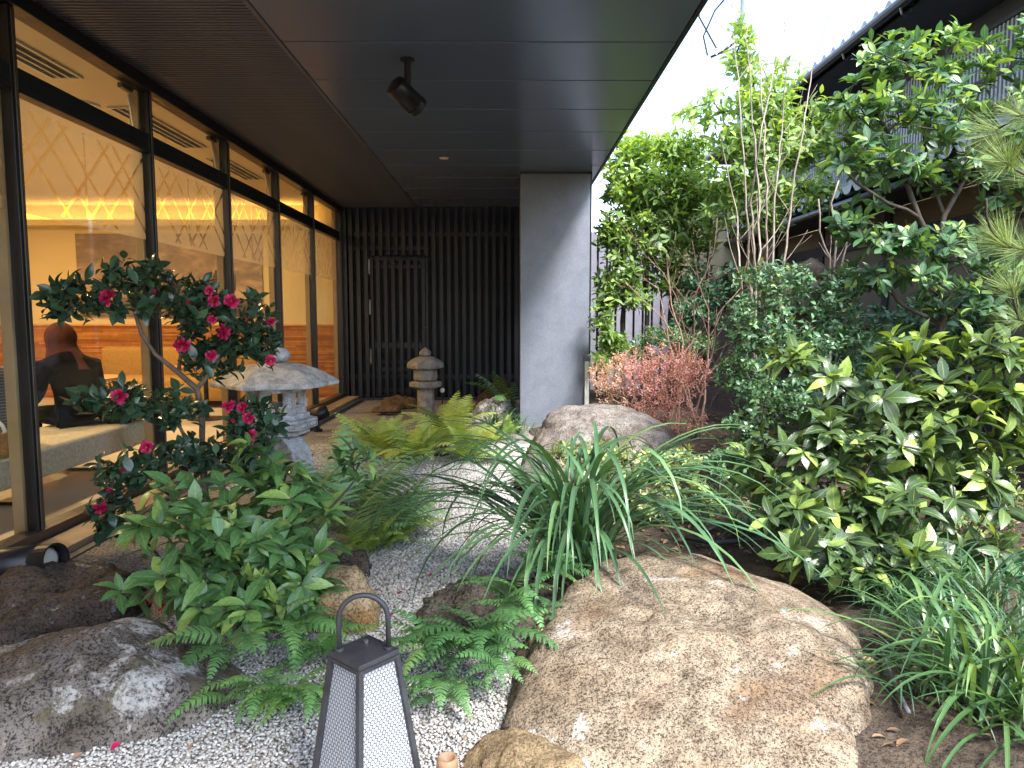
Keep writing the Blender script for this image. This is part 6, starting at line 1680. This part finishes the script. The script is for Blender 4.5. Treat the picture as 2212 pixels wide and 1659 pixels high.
L_FB = leafmat('fern_blue_green', (0.081, 0.214, 0.090), (0.160, 0.357, 0.129), (0.264, 0.408, 0.120), rough=0.5, trans=0.25, vein=0.15)
FT = {'small': [frond_tpl(0.95, -0.7, 22, 0.2, 5, 0.021, 0.14, 1), frond_tpl(0.7, -0.9, 22, 0.2, 5, 0.021, 0.12, 2), frond_tpl(1.1, -0.3, 22, 0.21, 5, 0.021, 0.16, 3), frond_tpl(0.45, -0.6, 22, 0.19, 5, 0.021, 0.1, 4)],
      'large': [frond_tpl(1.15, 0.1, 20, 0.25, 3, 0.017, 0.25, 5, 0.3), frond_tpl(0.95, -0.4, 20, 0.24, 3, 0.017, 0.22, 6, 0.3), frond_tpl(1.25, 0.35, 20, 0.25, 3, 0.017, 0.28, 7, 0.25), frond_tpl(0.7, -0.5, 20, 0.24, 3, 0.017, 0.2, 8, 0.2)],
      'soft': [frond_tpl(1.2, -0.2, 17, 0.27, 6, 0.026, 0.2, 9, 0.1), frond_tpl(0.95, -0.5, 17, 0.26, 6, 0.026, 0.18, 10, 0.15), frond_tpl(1.35, 0.4, 17, 0.26, 6, 0.026, 0.24, 11, 0.1)]}
FM_ = {}
def fern(label, base, n, length, kind, mat, seed, az=(0, 6.283), tint=(0.45, 0.2), lr=(0.6, 1.1), sp=0.03):
    R = np.random.default_rng(seed)
    t = thing('fern', label, 'fern', tuple(base), 0, 'garden ferns')
    key = (kind, mat.name)
    if key not in FM_: FM_[key] = [tpl_mesh('frond', q, mat) for q in FT[kind]]
    ms = FM_[key]
    for k in range(n):
        a = az[0] + (az[1] - az[0]) * (k + R.uniform(0.1, 0.9)) / n
        o = obj('frond', ms[R.integers(len(ms))], None, t, loc=(R.normal(0, sp), R.normal(0, sp), 0), rot=(R.normal(0, 0.12), R.normal(0, 0.18), a - math.pi / 2), scale=length * R.uniform(*lr))
        o.color = (float(np.clip(R.normal(*tint), 0, 1)), 0, 0, 1)
    return t
def gp_(x, y, Y, z=None):
    q = at(x, y, Y); return (q.x, q.y, (height(q.x, q.y) if z is None else z))
D2 = math.radians
# front left ferns hanging over the gravel
fern('bright fern spilling over the gravel beside the grey boulder', gp_(610, 1400, 2.75, 0.1), 20, 0.36, 'small', L_FN, 1201, (D2(-170), D2(30)))
fern('bright fern under the amber rock, left of the metal lantern', gp_(715, 1395, 2.68, 0.06), 16, 0.28, 'small', L_FN, 1202, (D2(-180), D2(10)))
fern('small fern creeping from under the grey boulder onto the gravel', gp_(500, 1440, 2.6, 0.12), 9, 0.33, 'small', L_FD, 1203, (D2(-150), D2(-40)))
fern('fern tuft at the foot of the serrated-leaf shrub', gp_(620, 1335, 2.95, 0.1), 12, 0.3, 'small', L_FN, 1204, (D2(-160), D2(20)))
fern('lowest bright fern hanging down onto the gravel by the grey boulder', gp_(560, 1490, 2.36, 0.05), 16, 0.28, 'small', L_FN, 1205, (D2(-170), D2(10)))
fern('bright fern just left behind the metal lantern', gp_(650, 1480, 2.38, 0.05), 18, 0.27, 'small', L_FN, 1206, (D2(-170), D2(20)))
fern('small fern right above the metal lantern handle', gp_(800, 1385, 2.72, 0.03), 10, 0.2, 'small', L_FN, 1207, (D2(-200), D2(20)))
# front right ferns
fern('deep green fern between the mossy rock and the tan boulder', gp_(1030, 1400, 2.62, 0.13), 22, 0.36, 'small', L_FD, 1211, (D2(-200), D2(20)))
fern('fern growing over the mossy rock under the strap grass', gp_(1120, 1310, 2.8, 0.2), 18, 0.33, 'small', L_FD, 1212, (D2(-200), D2(30)))
fern('low fern draping towards the metal lantern', gp_(950, 1440, 2.62, 0.1), 14, 0.3, 'small', L_FD, 1213, (D2(-210), D2(-30)))
fern('deep green fern hanging to the gravel under the mossy rock', gp_(960, 1470, 2.42, 0.06), 13, 0.26, 'small', L_FD, 1214, (D2(-200), D2(0)))
fern('deep green fern against the left flank of the tan boulder', gp_(1070, 1440, 2.5, 0.12), 16, 0.28, 'small', L_FD, 1215, (D2(-220), D2(-20)))
fern('small fern at the foot of the strap grass on the boulder shoulder', gp_(1190, 1260, 3.05, 0.25), 14, 0.26, 'small', L_FD, 1216, (D2(-200), D2(20)))
# middle ferns
fern('large blue-green fern with upright fronds beside the big stone lantern', gp_(750, 1120, 4.3), 18, 0.8, 'large', L_FB, 1221, (D2(-100), D2(200)), (0.4, 0.2))
fern('blue-green fern arching over the gravel right of the serrated shrub', gp_(800, 1150, 4.0), 13, 0.66, 'large', L_FB, 1222, (D2(-60), D2(90)), (0.45, 0.2))
fern('yellow-green fern at the path edge behind the amber rock', gp_(830, 1140, 4.35), 22, 0.46, 'soft', L_FY, 1223, (D2(-150), D2(60)), (0.35, 0.2))
fern('low yellow-green fern touching the gravel path', gp_(845, 1190, 4.1), 18, 0.4, 'soft', L_FY, 1224, (D2(-170), D2(30)), (0.4, 0.2))
fern('tall blue-green fern leaning towards the path from the lantern legs', gp_(700, 1090, 4.7), 12, 0.75, 'large', L_FB, 1225, (D2(-80), D2(120)), (0.5, 0.2))
fern('yellow-green fern wedged between grey rock and the gravel path', gp_(800, 1210, 3.95), 14, 0.36, 'soft', L_FY, 1226, (D2(-150), D2(60)), (0.3, 0.2))
# bright far ferns
fern('bright yellow fern clump in mid path, nearest its neighbours', gp_(900, 985, 6.6), 24, 0.68, 'soft', L_FY, 1231, tint=(0.5, 0.25))
fern('bright yellow fern clump left of the mid-path ferns', gp_(820, 970, 6.9), 20, 0.62, 'soft', L_FY, 1232, tint=(0.4, 0.25))
fern('tall yellow fern before the small stone lantern', gp_(965, 945, 7.4), 20, 0.74, 'soft', L_FY, 1233, tint=(0.55, 0.25))
fern('yellow fern clump at the right side of the path', gp_(1010, 990, 6.6), 20, 0.6, 'soft', L_FY, 1234, tint=(0.5, 0.25))
fern('small yellow-green fern among the mondo grass', gp_(1100, 925, 7.9), 10, 0.36, 'soft', L_FN, 1235, tint=(0.75, 0.15))
fern('tall dim fern in the shade left of the pillar', gp_(1105, 880, 9.9), 9, 1.15, 'large', L_FD, 1236, (D2(60), D2(260)), (0.6, 0.2))

# ------------------------------------------------------------------ hose, fallen petals and leaves
HOSE = paint('hose_rubber', (0.035, 0.04, 0.05), 0.45)
hs = thing('garden_hose', 'black garden hose looped on the soil behind the tan boulder', 'hose', gp_(1600, 1150, 4.3))
m = MB(); pts = []
for (x, y, Y) in ((1480, 1160, 4.15), (1540, 1172, 4.0), (1600, 1168, 4.05), (1660, 1160, 4.15), (1690, 1145, 4.3), (1660, 1130, 4.45), (1600, 1128, 4.5), (1550, 1135, 4.45), (1520, 1150, 4.25)):
    q = ground(x, y, 0.11); pts.append(local(hs, (q.x, q.y, height(q.x, q.y) + 0.008)))
m.tube(pts, 0.014, 8); m.build('tube', HOSE, hs, True)
hs = thing('garden_hose', 'grey drip hose running past the right end of the tan boulder', 'hose', gp_(1940, 1500, 2.6))
m = MB(); pts = []
for (x, y) in ((1900, 1400), (1925, 1470), (1940, 1500), (1952, 1530), (1962, 1548)):
    q = ground(x, y, 0.09); pts.append(local(hs, (q.x, q.y, height(q.x, q.y) + 0.004)))
m.tube(pts, 0.008, 8); m.build('tube', paint('grey_hose', (0.11, 0.11, 0.12), 0.6), hs, True)
R = np.random.default_rng(77)
ptm = tpl_mesh('fallen_petal', leaf_tpl(4, 0.34, 0.6, 0.2, 0.1, 0, 0.2, 0.5), PETM)
for k in range(22):
    if k < 14: q = at(R.uniform(280, 370), R.uniform(1240, 1285), 3.05); z = height(q.x, q.y) + 0.05
    else: q = ground(*((845, 1342), (905, 1140), (1010, 1180), (930, 1250), (955, 1370), (240, 1640), (870, 1290), (990, 1110))[k - 14]); z = 0.03
    o = obj('fallen_petal', ptm, None, None, loc=(q.x, q.y, z), rot=(R.normal(0, 0.4), R.normal(0, 0.4), R.uniform(0, 6.28)), scale=0.03)
    tag(o, 'magenta petal fallen in the shade between the left rocks' if k < 14 else 'magenta petal lying loose on the white gravel', 'petal', 'petals under the camellia' if k < 14 else 'petals on the gravel')
DRY = leafmat('dry_leaf', (0.12, 0.05, 0.02), (0.24, 0.12, 0.05), (0.34, 0.22, 0.1), rough=0.7, trans=0.1)
P, D = [], []
for k in range(2600):
    x, y = R.uniform(0.2, 4.2), R.uniform(2.0, 8.5)
    if x < path_right(y) + 0.1: continue
    P.append((x, y, height(x, y) - 0.012)); D.append((R.normal(), R.normal(), R.normal(0, 0.15)))
P = np.array(P); me = foliage_mesh('leaf_litter', [leaf_tpl(3, 0.22, 0.5, 0.4, 0.2)], P, np.array(D), np.tile([0, 0, 1.0], (len(P), 1)) + R.normal(0, 0.2, (len(P), 3)), R.uniform(0.03, 0.07, len(P)), R.uniform(0, 1, len(P)), DRY)
o = obj('leaf_litter', me); o.color = (0, 0, 0, 1); tag(o, 'dry brown leaf litter scattered over the soil', 'leaves', kind='stuff')

dl_ = tpl_mesh('fallen_leaf', leaf_tpl(4, 0.24, 0.5, 0.5, 0.25), DRY)
for k, (x, y) in enumerate(((180, 1645), (420, 1620), (1000, 1500), (985, 1560), (1035, 1470), (940, 1215), (1000, 1290), (890, 1100), (940, 1050), (1040, 1140), (660, 1610), (300, 1655))):
    q = ground(x, y)
    o = obj('fallen_leaf', dl_, None, None, loc=(q.x, q.y, 0.026), rot=(R.normal(0, 0.35), R.normal(0, 0.35), R.uniform(0, 6.28)), scale=R.uniform(0.02, 0.045))
    o.color = (R.uniform(0, 1), 0, 0, 1)
    tag(o, 'curled dry brown leaf lying on the white gravel', 'leaf', 'dry leaves on the gravel')
